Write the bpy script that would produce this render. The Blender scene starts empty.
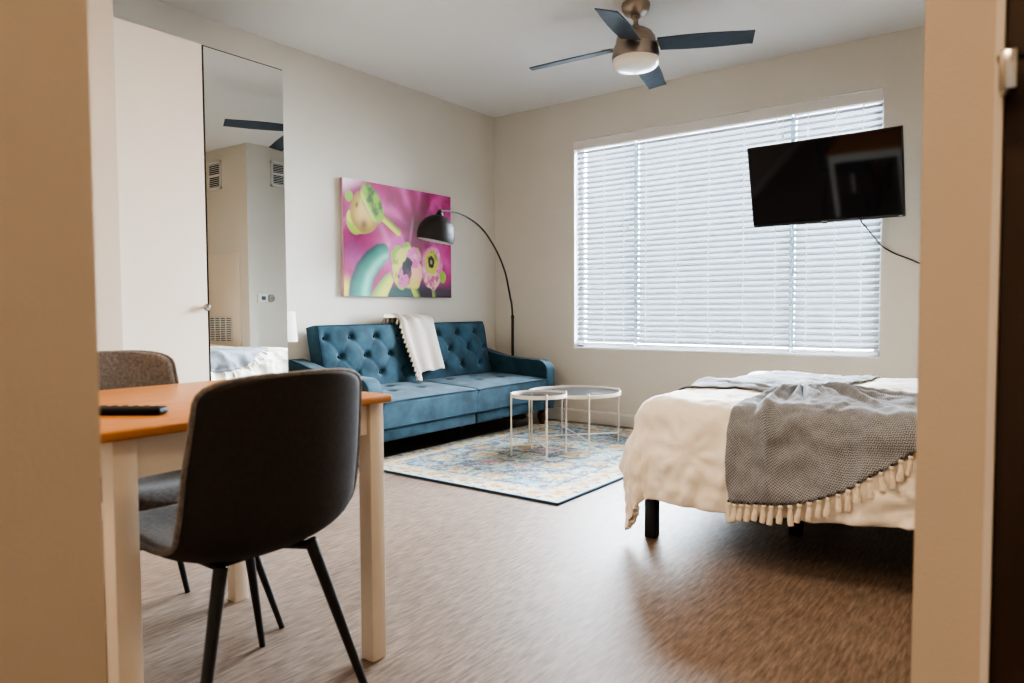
import bpy, bmesh, math, random
import numpy as np
from mathutils import Vector, Matrix, noise

random.seed(7)
PI = math.pi
scene = bpy.context.scene
COL = scene.collection

# ------------------------------------------------------------------ materials
def nodes_of(name):
    m = bpy.data.materials.new(name)
    m.use_nodes = True
    nt = m.node_tree
    return m, nt, nt.nodes, nt.links, nt.nodes['Principled BSDF']


def pmat(name, col, rough=0.6, metal=0.0, col2=None, scale=8.0, bump=0.0, bscale=80.0, spec=0.5,
         sheen=0.0, coat=0.0, stretch=None, trans=0.0, detail=4.0):
    """procedural principled material with a noise mix of two colours and an optional noise bump"""
    m, nt, N, L, b = nodes_of(name)
    b.inputs['Roughness'].default_value = rough
    b.inputs['Metallic'].default_value = metal
    b.inputs['Specular IOR Level'].default_value = spec
    b.inputs['Sheen Weight'].default_value = sheen
    b.inputs['Coat Weight'].default_value = coat
    tc = N.new('ShaderNodeTexCoord')
    mp = N.new('ShaderNodeMapping')
    if stretch:
        mp.inputs['Scale'].default_value = stretch
    L.new(tc.outputs['Object'], mp.inputs['Vector'])
    nz = N.new('ShaderNodeTexNoise')
    nz.inputs['Scale'].default_value = scale
    nz.inputs['Detail'].default_value = detail
    L.new(mp.outputs['Vector'], nz.inputs['Vector'])
    rp = N.new('ShaderNodeValToRGB')
    c2 = col2 or tuple(c * 0.93 for c in col)
    rp.color_ramp.elements[0].position = 0.35
    rp.color_ramp.elements[1].position = 0.65
    rp.color_ramp.elements[0].color = (*c2, 1)
    rp.color_ramp.elements[1].color = (*col, 1)
    L.new(nz.outputs['Fac'], rp.inputs['Fac'])
    L.new(rp.outputs['Color'], b.inputs['Base Color'])
    if bump:
        n2 = N.new('ShaderNodeTexNoise')
        n2.inputs['Scale'].default_value = bscale
        n2.inputs['Detail'].default_value = 3
        L.new(mp.outputs['Vector'], n2.inputs['Vector'])
        bp = N.new('ShaderNodeBump')
        bp.inputs['Strength'].default_value = bump
        bp.inputs['Distance'].default_value = 0.01
        L.new(n2.outputs['Fac'], bp.inputs['Height'])
        L.new(bp.outputs['Normal'], b.inputs['Normal'])
    return m


def attr_mat(name, rough, bump=0.0, bscale=200.0, sheen=0.0):
    m, nt, N, L, b = nodes_of(name)
    a = N.new('ShaderNodeVertexColor')
    a.layer_name = 'Col'
    L.new(a.outputs['Color'], b.inputs['Base Color'])
    b.inputs['Roughness'].default_value = rough
    b.inputs['Sheen Weight'].default_value = sheen
    if bump:
        tc = N.new('ShaderNodeTexCoord')
        n2 = N.new('ShaderNodeTexNoise')
        n2.inputs['Scale'].default_value = bscale
        L.new(tc.outputs['Object'], n2.inputs['Vector'])
        bp = N.new('ShaderNodeBump')
        bp.inputs['Strength'].default_value = bump
        bp.inputs['Distance'].default_value = 0.01
        L.new(n2.outputs['Fac'], bp.inputs['Height'])
        L.new(bp.outputs['Normal'], b.inputs['Normal'])
    return m


def floor_mat():
    m, nt, N, L, b = nodes_of('vinyl_plank')
    tc = N.new('ShaderNodeTexCoord')
    # planks run along y: brick texture on (y, x)
    sep = N.new('ShaderNodeSeparateXYZ')
    L.new(tc.outputs['Object'], sep.inputs[0])
    cmb = N.new('ShaderNodeCombineXYZ')
    L.new(sep.outputs['Y'], cmb.inputs['X'])
    L.new(sep.outputs['X'], cmb.inputs['Y'])
    br = N.new('ShaderNodeTexBrick')
    br.inputs['Scale'].default_value = 1.0
    br.inputs['Brick Width'].default_value = 1.22
    br.inputs['Row Height'].default_value = 0.18
    br.inputs['Mortar Size'].default_value = 0.0012
    br.inputs['Color1'].default_value = (0.40, 0.40, 0.40, 1)
    br.inputs['Color2'].default_value = (0.60, 0.60, 0.60, 1)
    br.inputs['Mortar'].default_value = (0.30, 0.30, 0.30, 1)
    L.new(cmb.outputs[0], br.inputs['Vector'])
    mp = N.new('ShaderNodeMapping')
    mp.inputs['Scale'].default_value = (62, 7.0, 1)
    L.new(tc.outputs['Object'], mp.inputs['Vector'])
    n1 = N.new('ShaderNodeTexNoise')
    n1.inputs['Scale'].default_value = 1.6
    n1.inputs['Detail'].default_value = 6
    n1.inputs['Roughness'].default_value = 0.65
    L.new(mp.outputs[0], n1.inputs['Vector'])
    rp = N.new('ShaderNodeValToRGB')
    e = rp.color_ramp.elements
    e[0].position, e[0].color = 0.30, (0.100, 0.070, 0.052, 1)
    e[1].position, e[1].color = 0.72, (0.305, 0.238, 0.192, 1)
    k = e.new(0.5)
    k.color = (0.196, 0.146, 0.114, 1)
    L.new(n1.outputs['Fac'], rp.inputs['Fac'])
    mx = N.new('ShaderNodeMix')
    mx.data_type = 'RGBA'
    mx.blend_type = 'SOFT_LIGHT'
    mx.inputs['Factor'].default_value = 0.45
    L.new(rp.outputs['Color'], mx.inputs[6])
    L.new(br.outputs['Color'], mx.inputs[7])
    L.new(mx.outputs[2], b.inputs['Base Color'])
    b.inputs['Roughness'].default_value = 0.52
    b.inputs['Specular IOR Level'].default_value = 0.28
    bp = N.new('ShaderNodeBump')
    bp.inputs['Strength'].default_value = 0.12
    bp.inputs['Distance'].default_value = 0.004
    L.new(n1.outputs['Fac'], bp.inputs['Height'])
    L.new(bp.outputs['Normal'], b.inputs['Normal'])
    return m


def wood_mat(name, c1, c2, stretch=(3, 40, 40), rough=0.35, coat=0.2):
    m, nt, N, L, b = nodes_of(name)
    tc = N.new('ShaderNodeTexCoord')
    mp = N.new('ShaderNodeMapping')
    mp.inputs['Scale'].default_value = stretch
    L.new(tc.outputs['Object'], mp.inputs['Vector'])
    n1 = N.new('ShaderNodeTexNoise')
    n1.inputs['Scale'].default_value = 1.5
    n1.inputs['Detail'].default_value = 6
    L.new(mp.outputs[0], n1.inputs['Vector'])
    rp = N.new('ShaderNodeValToRGB')
    rp.color_ramp.elements[0].position = 0.3
    rp.color_ramp.elements[1].position = 0.7
    rp.color_ramp.elements[0].color = (*c1, 1)
    rp.color_ramp.elements[1].color = (*c2, 1)
    L.new(n1.outputs['Fac'], rp.inputs['Fac'])
    L.new(rp.outputs['Color'], b.inputs['Base Color'])
    b.inputs['Roughness'].default_value = rough
    b.inputs['Coat Weight'].default_value = coat
    return m


def glass_mat():
    m = bpy.data.materials.new('window_glass')
    m.use_nodes = True
    nt = m.node_tree
    N, L = nt.nodes, nt.links
    N.clear()
    o = N.new('ShaderNodeOutputMaterial')
    t = N.new('ShaderNodeBsdfTransparent')
    t.inputs[0].default_value = (0.96, 0.98, 1, 1)
    g = N.new('ShaderNodeBsdfGlossy')
    g.inputs['Roughness'].default_value = 0.02
    fr = N.new('ShaderNodeFresnel')
    fr.inputs[0].default_value = 1.45
    mx = N.new('ShaderNodeMixShader')
    L.new(fr.outputs[0], mx.inputs[0])
    L.new(t.outputs[0], mx.inputs[1])
    L.new(g.outputs[0], mx.inputs[2])
    L.new(mx.outputs[0], o.inputs[0])
    return m


def slat_mat(name, col, trans):
    """painted slat that lets part of the daylight through"""
    m = bpy.data.materials.new(name)
    m.use_nodes = True
    nt = m.node_tree
    N, L = nt.nodes, nt.links
    N.clear()
    o = N.new('ShaderNodeOutputMaterial')
    d = N.new('ShaderNodeBsdfDiffuse')
    d.inputs[0].default_value = (*col, 1)
    t = N.new('ShaderNodeBsdfTranslucent')
    t.inputs[0].default_value = (*col, 1)
    nz = N.new('ShaderNodeTexNoise')
    nz.inputs['Scale'].default_value = 3
    mr = N.new('ShaderNodeMapRange')
    mr.inputs[3].default_value = trans * 0.9
    mr.inputs[4].default_value = trans * 1.1
    L.new(nz.outputs['Fac'], mr.inputs[0])
    mx = N.new('ShaderNodeMixShader')
    L.new(mr.outputs[0], mx.inputs[0])
    L.new(d.outputs[0], mx.inputs[1])
    L.new(t.outputs[0], mx.inputs[2])
    L.new(mx.outputs[0], o.inputs[0])
    return m


def weave_mat(name, c1, c2, freq):
    """herringbone weave on the UVs"""
    m, nt, N, L, b = nodes_of(name)
    uv = N.new('ShaderNodeUVMap')
    sep = N.new('ShaderNodeSeparateXYZ')
    L.new(uv.outputs[0], sep.inputs[0])

    def math_(op, a, bb=None):
        n = N.new('ShaderNodeMath')
        n.operation = op
        for i, v in enumerate((a, bb)):
            if v is None:
                continue
            if isinstance(v, (int, float)):
                n.inputs[i].default_value = v
            else:
                L.new(v, n.inputs[i])
        return n.outputs[0]
    u = math_('MULTIPLY', sep.outputs['X'], freq)
    v = math_('MULTIPLY', sep.outputs['Y'], freq)
    zig = math_('PINGPONG', u, 1.0)
    s = math_('FRACT', math_('ADD', v, zig))
    st = math_('GREATER_THAN', s, 0.52)
    nz = N.new('ShaderNodeTexNoise')
    nz.inputs['Scale'].default_value = 60
    L.new(uv.outputs[0], nz.inputs['Vector'])
    f = math_('MULTIPLY', st, math_('ADD', math_('MULTIPLY', nz.outputs['Fac'], 0.6), 0.55))
    mx = N.new('ShaderNodeMix')
    mx.data_type = 'RGBA'
    mx.inputs[6].default_value = (*c1, 1)
    mx.inputs[7].default_value = (*c2, 1)
    L.new(f, mx.inputs['Factor'])
    L.new(mx.outputs[2], b.inputs['Base Color'])
    b.inputs['Roughness'].default_value = 0.95
    b.inputs['Sheen Weight'].default_value = 0.15
    bp = N.new('ShaderNodeBump')
    bp.inputs['Strength'].default_value = 0.35
    bp.inputs['Distance'].default_value = 0.004
    L.new(f, bp.inputs['Height'])
    L.new(bp.outputs['Normal'], b.inputs['Normal'])
    return m


M = {}
M['wall'] = pmat('wall_paint', (0.68, 0.645, 0.58), 0.85, col2=(0.665, 0.63, 0.565), scale=2, bump=0.08, bscale=180)
M['wall_warm_lit'] = pmat('wall_paint_warm_lit', (0.60, 0.53, 0.445), 0.85, col2=(0.585, 0.515, 0.43), scale=2, bump=0.08, bscale=180)  # same wall paint, with the warm lamp cast mixed into its colour
M['ceil'] = pmat('ceiling_paint', (0.80, 0.79, 0.77), 0.9, col2=(0.78, 0.77, 0.75), scale=2, bump=0.08, bscale=150)
M['base'] = pmat('baseboard_paint', (0.74, 0.71, 0.66), 0.5, scale=3)
M['floor'] = floor_mat()
M['white_paint'] = pmat('white_lacquer', (0.80, 0.78, 0.74), 0.42, scale=3)
M['ward'] = pmat('white_foil', (0.72, 0.645, 0.56), 0.38, col2=(0.71, 0.635, 0.55), scale=2)
M['vinyl'] = pmat('white_vinyl_frame', (0.82, 0.83, 0.84), 0.4, scale=3)
M['mull'] = pmat('mullion_grey', (0.20, 0.26, 0.28), 0.5, scale=3)
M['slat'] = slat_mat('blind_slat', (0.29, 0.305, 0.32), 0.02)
M['rail'] = slat_mat('blind_rail', (0.92, 0.92, 0.92), 0.30)
M['cord'] = slat_mat('blind_cord', (0.85, 0.86, 0.86), 0.4)
M['valance'] = pmat('valance_paint', (0.78, 0.74, 0.70), 0.5, scale=3)
M['glass'] = glass_mat()
M['mirror'] = pmat('mirror_silver', (0.86, 0.88, 0.87), 0.0, 1.0, col2=(0.86, 0.88, 0.87))
M['chrome'] = pmat('chrome', (0.55, 0.55, 0.55), 0.2, 1.0)
M['nickel'] = pmat('brushed_nickel', (0.46, 0.39, 0.33), 0.36, 1.0, col2=(0.40, 0.33, 0.28), scale=6)
M['blade'] = pmat('dark_blade', (0.052, 0.074, 0.098), 0.6, col2=(0.042, 0.060, 0.082), scale=5, stretch=(1, 12, 1))
M['opal'] = pmat('opal_glass', (0.88, 0.84, 0.76), 0.25, scale=2)
M['black'] = pmat('black_metal', (0.018, 0.017, 0.017), 0.5, scale=10)
M['blackmatte'] = pmat('black_shade', (0.020, 0.018, 0.017), 0.55, scale=10)
M['white_in'] = pmat('shade_inside', (0.75, 0.73, 0.70), 0.6)
M['screen'] = pmat('tv_screen', (0.005, 0.006, 0.009), 0.05, col2=(0.005, 0.006, 0.009), spec=0.45)
M['bezel'] = pmat('tv_bezel', (0.012, 0.012, 0.013), 0.35)
M['velvet'] = pmat('teal_velvet', (0.035, 0.088, 0.121), 0.75, col2=(0.014, 0.040, 0.058), scale=7, bump=0.05, bscale=250, sheen=0.12, spec=0.2)
M['piping'] = pmat('velvet_piping', (0.014, 0.038, 0.056), 0.8, sheen=0.05, spec=0.2)
M['cherry'] = wood_mat('cherry_leg', (0.05, 0.014, 0.008), (0.10, 0.03, 0.015), (30, 30, 4))
M['top'] = wood_mat('honey_table_top', (0.40, 0.160, 0.037), (0.50, 0.215, 0.056), (30, 2.5, 30), 0.40, 0.1)
M['cream_paint'] = pmat('cream_table_paint', (0.76, 0.68, 0.57), 0.5, scale=4)
M['chairgrey'] = pmat('grey_chair_fabric', (0.20, 0.182, 0.168), 0.95, col2=(0.13, 0.117, 0.108), scale=110, bump=0.15, bscale=300, sheen=0.1)
M['chairback'] = pmat('dark_chair_back', (0.030, 0.023, 0.019), 0.8, col2=(0.022, 0.017, 0.014), scale=80, bump=0.1, bscale=300)
M['comforter'] = pmat('cream_comforter', (0.84, 0.78, 0.69), 0.9, col2=(0.82, 0.76, 0.67), scale=4, bump=0.12, bscale=30, sheen=0.2)
M['mattress'] = pmat('mattress_ticking', (0.75, 0.74, 0.72), 0.9)
M['weave'] = weave_mat('herringbone_weave', (0.105, 0.118, 0.145), (0.40, 0.41, 0.43), 130)
M['fringe'] = pmat('cream_fringe', (0.80, 0.72, 0.60), 0.95, scale=60, col2=(0.66, 0.58, 0.48))
M['knot'] = pmat('dark_knot', (0.05, 0.055, 0.07), 0.95)
M['cream_throw'] = pmat('oatmeal_throw', (0.62, 0.555, 0.495), 0.95, col2=(0.54, 0.48, 0.42), scale=120, bump=0.2, bscale=220, sheen=0.2)
M['coffee'] = pmat('cream_coffee_metal', (0.72, 0.64, 0.55), 0.45)
M['coffeetop'] = pmat('dark_tray_glass', (0.030, 0.037, 0.046), 0.12, col2=(0.026, 0.032, 0.040), spec=0.35)
M['paint'] = attr_mat('canvas_print', 0.55)
M['canvas_edge'] = pmat('canvas_edge', (0.55, 0.40, 0.34), 0.8, col2=(0.45, 0.25, 0.30), scale=3)
M['rug'] = attr_mat('rug_pile', 0.95, bump=0.5, bscale=160, sheen=0.2)
M['rugedge'] = pmat('rug_binding', (0.035, 0.075, 0.13), 0.95)
M['lampshade'] = slat_mat('linen_shade', (0.85, 0.82, 0.78), 0.35)
M['door'] = wood_mat('dark_door_veneer', (0.050, 0.028, 0.016), (0.075, 0.042, 0.024), (20, 20, 2), 0.4, 0.15)
M['plastic'] = pmat('white_plastic', (0.80, 0.80, 0.78), 0.4)
M['display'] = pmat('grey_display', (0.10, 0.14, 0.16), 0.25)
M['ventdark'] = pmat('vent_dark', (0.03, 0.03, 0.03), 0.8)
M['remote'] = pmat('remote_plastic', (0.008, 0.008, 0.009), 0.55, spec=0.2)
M['button'] = pmat('remote_rubber', (0.035, 0.035, 0.04), 0.6)
M['cable'] = pmat('black_cable', (0.010, 0.010, 0.010), 0.5)
M['sidewood'] = wood_mat('side_table_wood', (0.25, 0.15, 0.08), (0.34, 0.21, 0.12), (20, 3, 20))
M['red'] = pmat('brand_dot', (0.35, 0.35, 0.36), 0.3, 1.0)


# ------------------------------------------------------------------ mesh builder
class MB:
    def __init__(self):
        self.v, self.f = [], []

    def add(self, vs, fs):
        o = len(self.v)
        self.v += [tuple(p) for p in vs]
        self.f += [tuple(i + o for i in f) for f in fs]
        return self

    def box(self, x0, x1, y0, y1, z0, z1, bev=0.0, seg=2):
        bm = bmesh.new()
        bmesh.ops.create_cube(bm, size=1)
        for v in bm.verts:
            v.co = Vector(((x0 + x1) / 2 + v.co.x * (x1 - x0), (y0 + y1) / 2 + v.co.y * (y1 - y0), (z0 + z1) / 2 + v.co.z * (z1 - z0)))
        if bev:
            bmesh.ops.bevel(bm, geom=bm.edges[:], offset=bev, segments=seg, affect='EDGES', profile=0.5)
        self._bm(bm)
        return self

    def _bm(self, bm, mat=None):
        bm.verts.index_update()
        vs = [(mat @ v.co) if mat else v.co.copy() for v in bm.verts]
        self.add(vs, [[v.index for v in f.verts] for f in bm.faces])
        bm.free()

    def grid(self, P):
        """P[i][j] -> quad grid"""
        n, m = len(P), len(P[0])
        self.add([p for row in P for p in row],
                 [(i * m + j, i * m + j + 1, (i + 1) * m + j + 1, (i + 1) * m + j) for i in range(n - 1) for j in range(m - 1)])
        return self

    def tube(self, pts, r, seg=10, caps=True):
        """tube along a list of points; r is a number or a list"""
        pts = [Vector(p) for p in pts]
        n = len(pts)
        rs = r if isinstance(r, (list, tuple)) else [r] * n
        up = None
        rings = []
        for i, p in enumerate(pts):
            t = (pts[min(i + 1, n - 1)] - pts[max(i - 1, 0)]).normalized()
            if up is None:
                up = Vector((0, 0, 1)) if abs(t.z) < 0.9 else Vector((1, 0, 0))
            a = (up - t * up.dot(t)).normalized()
            up = a
            b = t.cross(a)
            rings.append([p + (a * math.cos(2 * PI * k / seg) + b * math.sin(2 * PI * k / seg)) * rs[i] for k in range(seg)])
        vs = [q for rg in rings for q in rg]
        fs = [(i * seg + k, i * seg + (k + 1) % seg, (i + 1) * seg + (k + 1) % seg, (i + 1) * seg + k) for i in range(n - 1) for k in range(seg)]
        if caps:
            fs.append(tuple(reversed(range(seg))))
            fs.append(tuple((n - 1) * seg + k for k in range(seg)))
        self.add(vs, fs)
        return self

    def lathe(self, prof, c=(0, 0, 0), seg=40, axis='z', mat=None):
        """prof: list of (r, h)"""
        vs, fs = [], []
        for (r, h) in prof:
            for k in range(seg):
                a = 2 * PI * k / seg
                p = Vector((r * math.cos(a), r * math.sin(a), h))
                if mat:
                    p = mat @ p
                vs.append(p + Vector(c))
        for i in range(len(prof) - 1):
            for k in range(seg):
                fs.append((i * seg + k, i * seg + (k + 1) % seg, (i + 1) * seg + (k + 1) % seg, (i + 1) * seg + k))
        if prof[0][0] > 1e-6:
            fs.append(tuple(reversed(range(seg))))
        if prof[-1][0] > 1e-6:
            fs.append(tuple((len(prof) - 1) * seg + k for k in range(seg)))
        self.add(vs, fs)
        return self

    def prism(self, poly, axis, a, b):
        """extrude a 2-D polygon along an axis ('x','y','z') from a to b"""
        def mk(u, v, w):
            return {'x': (w, u, v), 'y': (u, w, v), 'z': (u, v, w)}[axis]
        n = len(poly)
        vs = [mk(u, v, a) for u, v in poly] + [mk(u, v, b) for u, v in poly]
        fs = [tuple(range(n)), tuple(reversed(range(n, 2 * n)))] + [(i, n + i, n + (i + 1) % n, (i + 1) % n) for i in range(n)]
        self.add(vs, fs)
        return self


def obj(name, mb, mat, parent=None, smooth=40, shift=None, weld=False):
    me = bpy.data.meshes.new(name)
    vs = mb.v
    if shift is not None:
        vs = [(x - shift[0], y - shift[1], z - shift[2]) for x, y, z in vs]
    me.from_pydata([tuple(v) for v in vs], [], mb.f)
    bm = bmesh.new()
    bm.from_mesh(me)
    if weld:
        bmesh.ops.remove_doubles(bm, verts=bm.verts, dist=1e-5)
    bmesh.ops.recalc_face_normals(bm, faces=bm.faces)
    bm.to_mesh(me)
    bm.free()
    me.validate()
    if smooth:
        me.polygons.foreach_set('use_smooth', [True] * len(me.polygons))
        me.set_sharp_from_angle(angle=math.radians(smooth))
    me.materials.append(mat)
    o = bpy.data.objects.new(name, me)
    COL.objects.link(o)
    if parent:
        o.parent = parent
    return o


def tag(o, label, cat, group=None):
    o['label'] = label
    o['category'] = cat
    if group:
        o['group'] = group
    return o


def thing(name, label, cat, loc=(0, 0, 0), rotz=0, group=None):
    o = bpy.data.objects.new(name, None)
    o.empty_display_size = 0.1
    COL.objects.link(o)
    o.location = loc
    o.rotation_euler = (0, 0, rotz)
    return tag(o, label, cat, group)


def struct(name, mb, mat, parent=None, smooth=0):
    o = obj(name, mb, mat, parent, smooth)
    if parent is None:
        o['kind'] = 'structure'
    return o


def copy_tree(o, parent=None):
    c = o.copy()
    COL.objects.link(c)
    if parent:
        c.parent = parent
    for ch in list(o.children):
        copy_tree(ch, c)
    return c


def smoothstep(a, b, x):
    t = min(1, max(0, (x - a) / (b - a)))
    return t * t * (3 - 2 * t)


def interp(xs, ys, x):
    return float(np.interp(x, xs, ys))


def spline(pts, n):
    """Catmull-Rom through points, n samples per span"""
    P = [Vector(p) for p in pts]
    P = [P[0] * 2 - P[1]] + P + [P[-1] * 2 - P[-2]]
    out = []
    for i in range(1, len(P) - 2):
        a, b, c, d = P[i - 1], P[i], P[i + 1], P[i + 2]
        for k in range(n):
            t = k / n
            out.append(0.5 * ((2 * b) + (c - a) * t + (2 * a - 5 * b + 4 * c - d) * t * t + (3 * b - a - 3 * c + d) * t ** 3))
    out.append(P[-2])
    return out


H = 2.74
XR = 4.90          # right wall
# ------------------------------------------------------------------ room shell
struct('floor', MB().box(-0.15, XR + 0.15, -7.2, 0.15, -0.1, 0), M['floor'])
struct('ceiling', MB().box(-0.15, XR + 0.15, -7.2, 0.15, H, H + 0.1), M['ceil'])
struct('wall_left', MB().box(-0.15, 0, -3.7, 0.15, 0, H), M['wall'])
WX0, WX1, WZ0, WZ1 = 0.858, 3.232, 0.630, 2.400
w = MB()
w.box(0, WX0, 0, 0.15, 0, H).box(WX1, XR, 0, 0.15, 0, H).box(WX0, WX1, 0, 0.15, 0, WZ0).box(WX0, WX1, 0, 0.15, WZ1, H)
struct('wall_back', w, M['wall'])
struct('wall_right', MB().box(XR, XR + 0.15, -7.2, 0.15, 0, H), M['wall'])
struct('wall_corner', MB().box(3.86, XR, -0.85, 0, 0, H), M['wall'])
struct('wall_closet_side', MB().box(-0.15, 0.70, -7.2, -3.662, 0, H), M['wall_warm_lit'])
struct('wall_hall_left', MB().box(3.17, 3.295, -7.2, -4.853, 0, H), M['wall_warm_lit'])
struct('wall_hall_front', MB().box(3.957, 4.036, -4.10, -4.02, 0, H).box(4.036, XR, -4.10, -4.02, 2.1, H), M['wall_warm_lit'])
struct('wall_rear', MB().box(-0.15, XR + 0.15, -7.2, -7.1, 0, H), M['wall'])


def baseboard(name, axis, a, b, pos, sgn):
    """profile stands off the wall by 1.4 cm with a sloped top"""
    pr = [(0, 0), (0.014, 0), (0.014, 0.088), (0.010, 0.100), (0.004, 0.106), (0, 0.106)]
    poly = [(pos + sgn * u, v) for u, v in pr]
    mb = MB()
    if axis == 'x':
        mb.prism(poly, 'x', a, b)
    else:
        mb.prism(poly, 'y', a, b)
    struct(name, mb, M['base'])


baseboard('baseboard_back', 'x', 0.015, 3.845, 0, -1)
baseboard('baseboard_left', 'y', -2.69, -0.001, 0, 1)
baseboard('baseboard_corner', 'y', -0.85, -0.015, 3.86, -1)
baseboard('baseboard_closet_side', 'y', -7.1, -3.662, 0.70, 1)
baseboard('baseboard_hall_left', 'y', -7.1, -4.853, 3.295, 1)

# window: frame with two mullions, three panes, painted sill
fr = MB()
MX = (1.436, 2.658)
fr.box(WX0, WX0 + 0.05, 0.085, 0.14, WZ0, WZ1).box(WX1 - 0.05, WX1, 0.085, 0.14, WZ0, WZ1)
fr.box(WX0, WX1, 0.085, 0.14, WZ0, WZ0 + 0.05).box(WX0, WX1, 0.085, 0.14, WZ1 - 0.05, WZ1)
win = struct('window_1', fr, M['vinyl'])
for x, q in ((MX[0], 0.052), (MX[1], 0.036)):
    obj('mullion', MB().box(x - q, x - q + 0.034, 0.098, 0.128, WZ0 + 0.05, WZ1 - 0.05), M['mull'], win, 0)
edges = [WX0 + 0.05, MX[0] - 0.052, MX[0] - 0.018, MX[1] - 0.036, MX[1] - 0.002, WX1 - 0.05]
for i in range(3):
    obj('pane', MB().box(edges[2 * i], edges[2 * i + 1], 0.110, 0.116, WZ0 + 0.05, WZ1 - 0.05), M['glass'], win, 0)
struct('trim_1', MB().box(WX0, WX1, -0.004, 0.084, WZ0 - 0.0, WZ0 + 0.012), M['vinyl'])     # sill
struct('trim_2', MB().box(WX0, WX0 + 0.012, -0.002, 0.084, WZ0 + 0.012, WZ1 - 0.085), M['vinyl'])   # left return, catches the daylight

# ------------------------------------------------------------------ valance and blinds
va = MB()
va.prism([(-0.004, 2.322), (0.010, 2.322), (0.012, 2.335), (0.012, 2.392), (-0.004, 2.392)], 'x', WX0 + 0.004, WX1 - 0.006)
tag(obj('blind_valance', va, M['valance'], None, 0), 'long plain off-white valance board across the top of the window blinds', 'valance')


def blind(x0, x1, label, cords, tassels, lift):
    t = thing('window_blind', label, 'blind', ((x0 + x1) / 2, 0.04, WZ0), 0, 'white slatted blinds in the window')
    sh = t.location
    zt, zb = 2.315, 0.690 + lift
    n = 38
    pitch = (zt - zb) / n
    wd, tilt = 0.050, math.radians(38)
    s = MB()
    for k in range(n):
        zc = zb + (k + 0.6) * pitch
        sec = []
        for j in range(5):
            q = (j / 4 - 0.5) * wd
            crown = 0.0035 * (1 - (2 * q / wd) ** 2)
            # room-side edge hangs low
            y = 0.040 + q * math.cos(tilt) - crown * math.sin(tilt)
            z = zc + q * math.sin(tilt) + crown * math.cos(tilt)
            sec.append((y, z))
        droop = random.uniform(-0.0012, 0.0012)
        s.grid([[(x0 + (x1 - x0) * i / 4, y, z + droop * (i - 2) * 0.5) for (y, z) in sec] for i in range(5)])
    obj('slats', s, M['slat'], t, 60, sh)
    obj('bottom_rail', MB().box(x0, x1, 0.018, 0.062, zb - 0.030, zb - 0.006, 0.004), M['rail'], t, 40, sh)
    obj('head_rail', MB().box(x0, x1, 0.018, 0.066, 2.318, 2.390), M['rail'], t, 0, sh)
    for cx in cords:
        x = x0 + (x1 - x0) * cx
        c = MB()
        c.box(x - 0.0035, x + 0.0035, 0.0155, 0.0170, zb - 0.02, zt)
        obj('ladder_cord', c, M['cord'], t, 0, sh)
    for (cx, z) in tassels:
        x = x0 + (x1 - x0) * cx
        c = MB().tube([(x, 0.010, z), (x, 0.010, 2.318)], 0.0012, 6)
        pc = obj('pull_cord', c, M['cord'], t, 60, sh)
        obj('tassel', MB().lathe([(0.002, 0.0), (0.006, -0.006), (0.0075, -0.028), (0.005, -0.032)], (x, 0.010, z), 10), M['plastic'], pc, 60, sh)
    return t


blind(WX0 + 0.026, MX[0] - 0.005, 'narrow white slatted blind in the left section of the window', (0.13, 0.48, 0.82), ((0.06, 1.83), (0.06, 1.53), (0.90, 1.655)), 0.0)
blind(MX[0] + 0.007, MX[1] - 0.005, 'widest white slatted blind in the middle section of the window', (0.07, 0.29, 0.5, 0.72, 0.91), ((0.025, 1.92), (0.02, 1.62), (0.95, 2.20)), -0.006)
blind(MX[1] + 0.007, WX1 - 0.012, 'white slatted blind in the right section of the window, partly behind the television', (0.17, 0.5, 0.8), ((0.05, 1.60),), -0.010)

# ------------------------------------------------------------------ wardrobe with mirror door
WF = 0.58
y0, yM, y1 = -3.655, -3.183, -2.700
wt = thing('wardrobe', 'tall wardrobe with one plain white door and one full-length mirror door', 'wardrobe', (0.29, (y0 + y1) / 2, 0))
sh = wt.location
obj('carcass', MB().box(0.012, WF, y0, y1, 0, 2.338), M['ward'], wt, 0, sh)
d1 = obj('door', MB().box(WF + 0.001, WF + 0.019, y0, yM - 0.002, 0.06, 2.338, 0.0015, 1), M['ward'], wt, 30, sh)
d2 = obj('mirror_door', MB().box(WF + 0.001, WF + 0.017, yM + 0.002, y1, 0.06, 2.336), M['blackmatte'], wt, 0, sh)
d2['label'] = 'full-length mirror door'
obj('mirror', MB().box(WF + 0.0171, WF + 0.020, yM + 0.006, y1 - 0.002, 0.06, 2.330), M['mirror'], d2, 0, sh)
obj('knob', MB().lathe([(0.006, 0), (0.006, 0.014), (0.017, 0.018), (0.019, 0.030), (0.014, 0.036), (0.0, 0.037)], (WF + 0.019, yM - 0.022, 0.985), 20,
                       mat=Matrix.Rotation(PI / 2, 3, 'Y')), M['chrome'], d1, 40, sh)

# ------------------------------------------------------------------ canvas print
def lerp3(a, b, t):
    return a + (b - a) * t[..., None]


def srgb(*c):
    c = np.array(c, float) / 255
    return np.where(c <= 0.04045, c / 12.92, ((c + 0.055) / 1.055) ** 2.4)


def ss(a, b, x):
    t = np.clip((x - a) / (b - a), 0, 1)
    return t * t * (3 - 2 * t)


def vnoise(U, V, f, seed):
    """value noise on numpy arrays"""
    rng = np.random.RandomState(seed)
    n = 64
    G = rng.rand(n, n)
    x, y = U * f, V * f
    xi, yi = np.floor(x).astype(int), np.floor(y).astype(int)
    fx, fy = x - xi, y - yi
    fx, fy = fx * fx * (3 - 2 * fx), fy * fy * (3 - 2 * fy)
    g = lambda a, b: G[a % n, b % n]
    return (g(xi, yi) * (1 - fx) + g(xi + 1, yi) * fx) * (1 - fy) + (g(xi, yi + 1) * (1 - fx) + g(xi + 1, yi + 1) * fx) * fy


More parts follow.
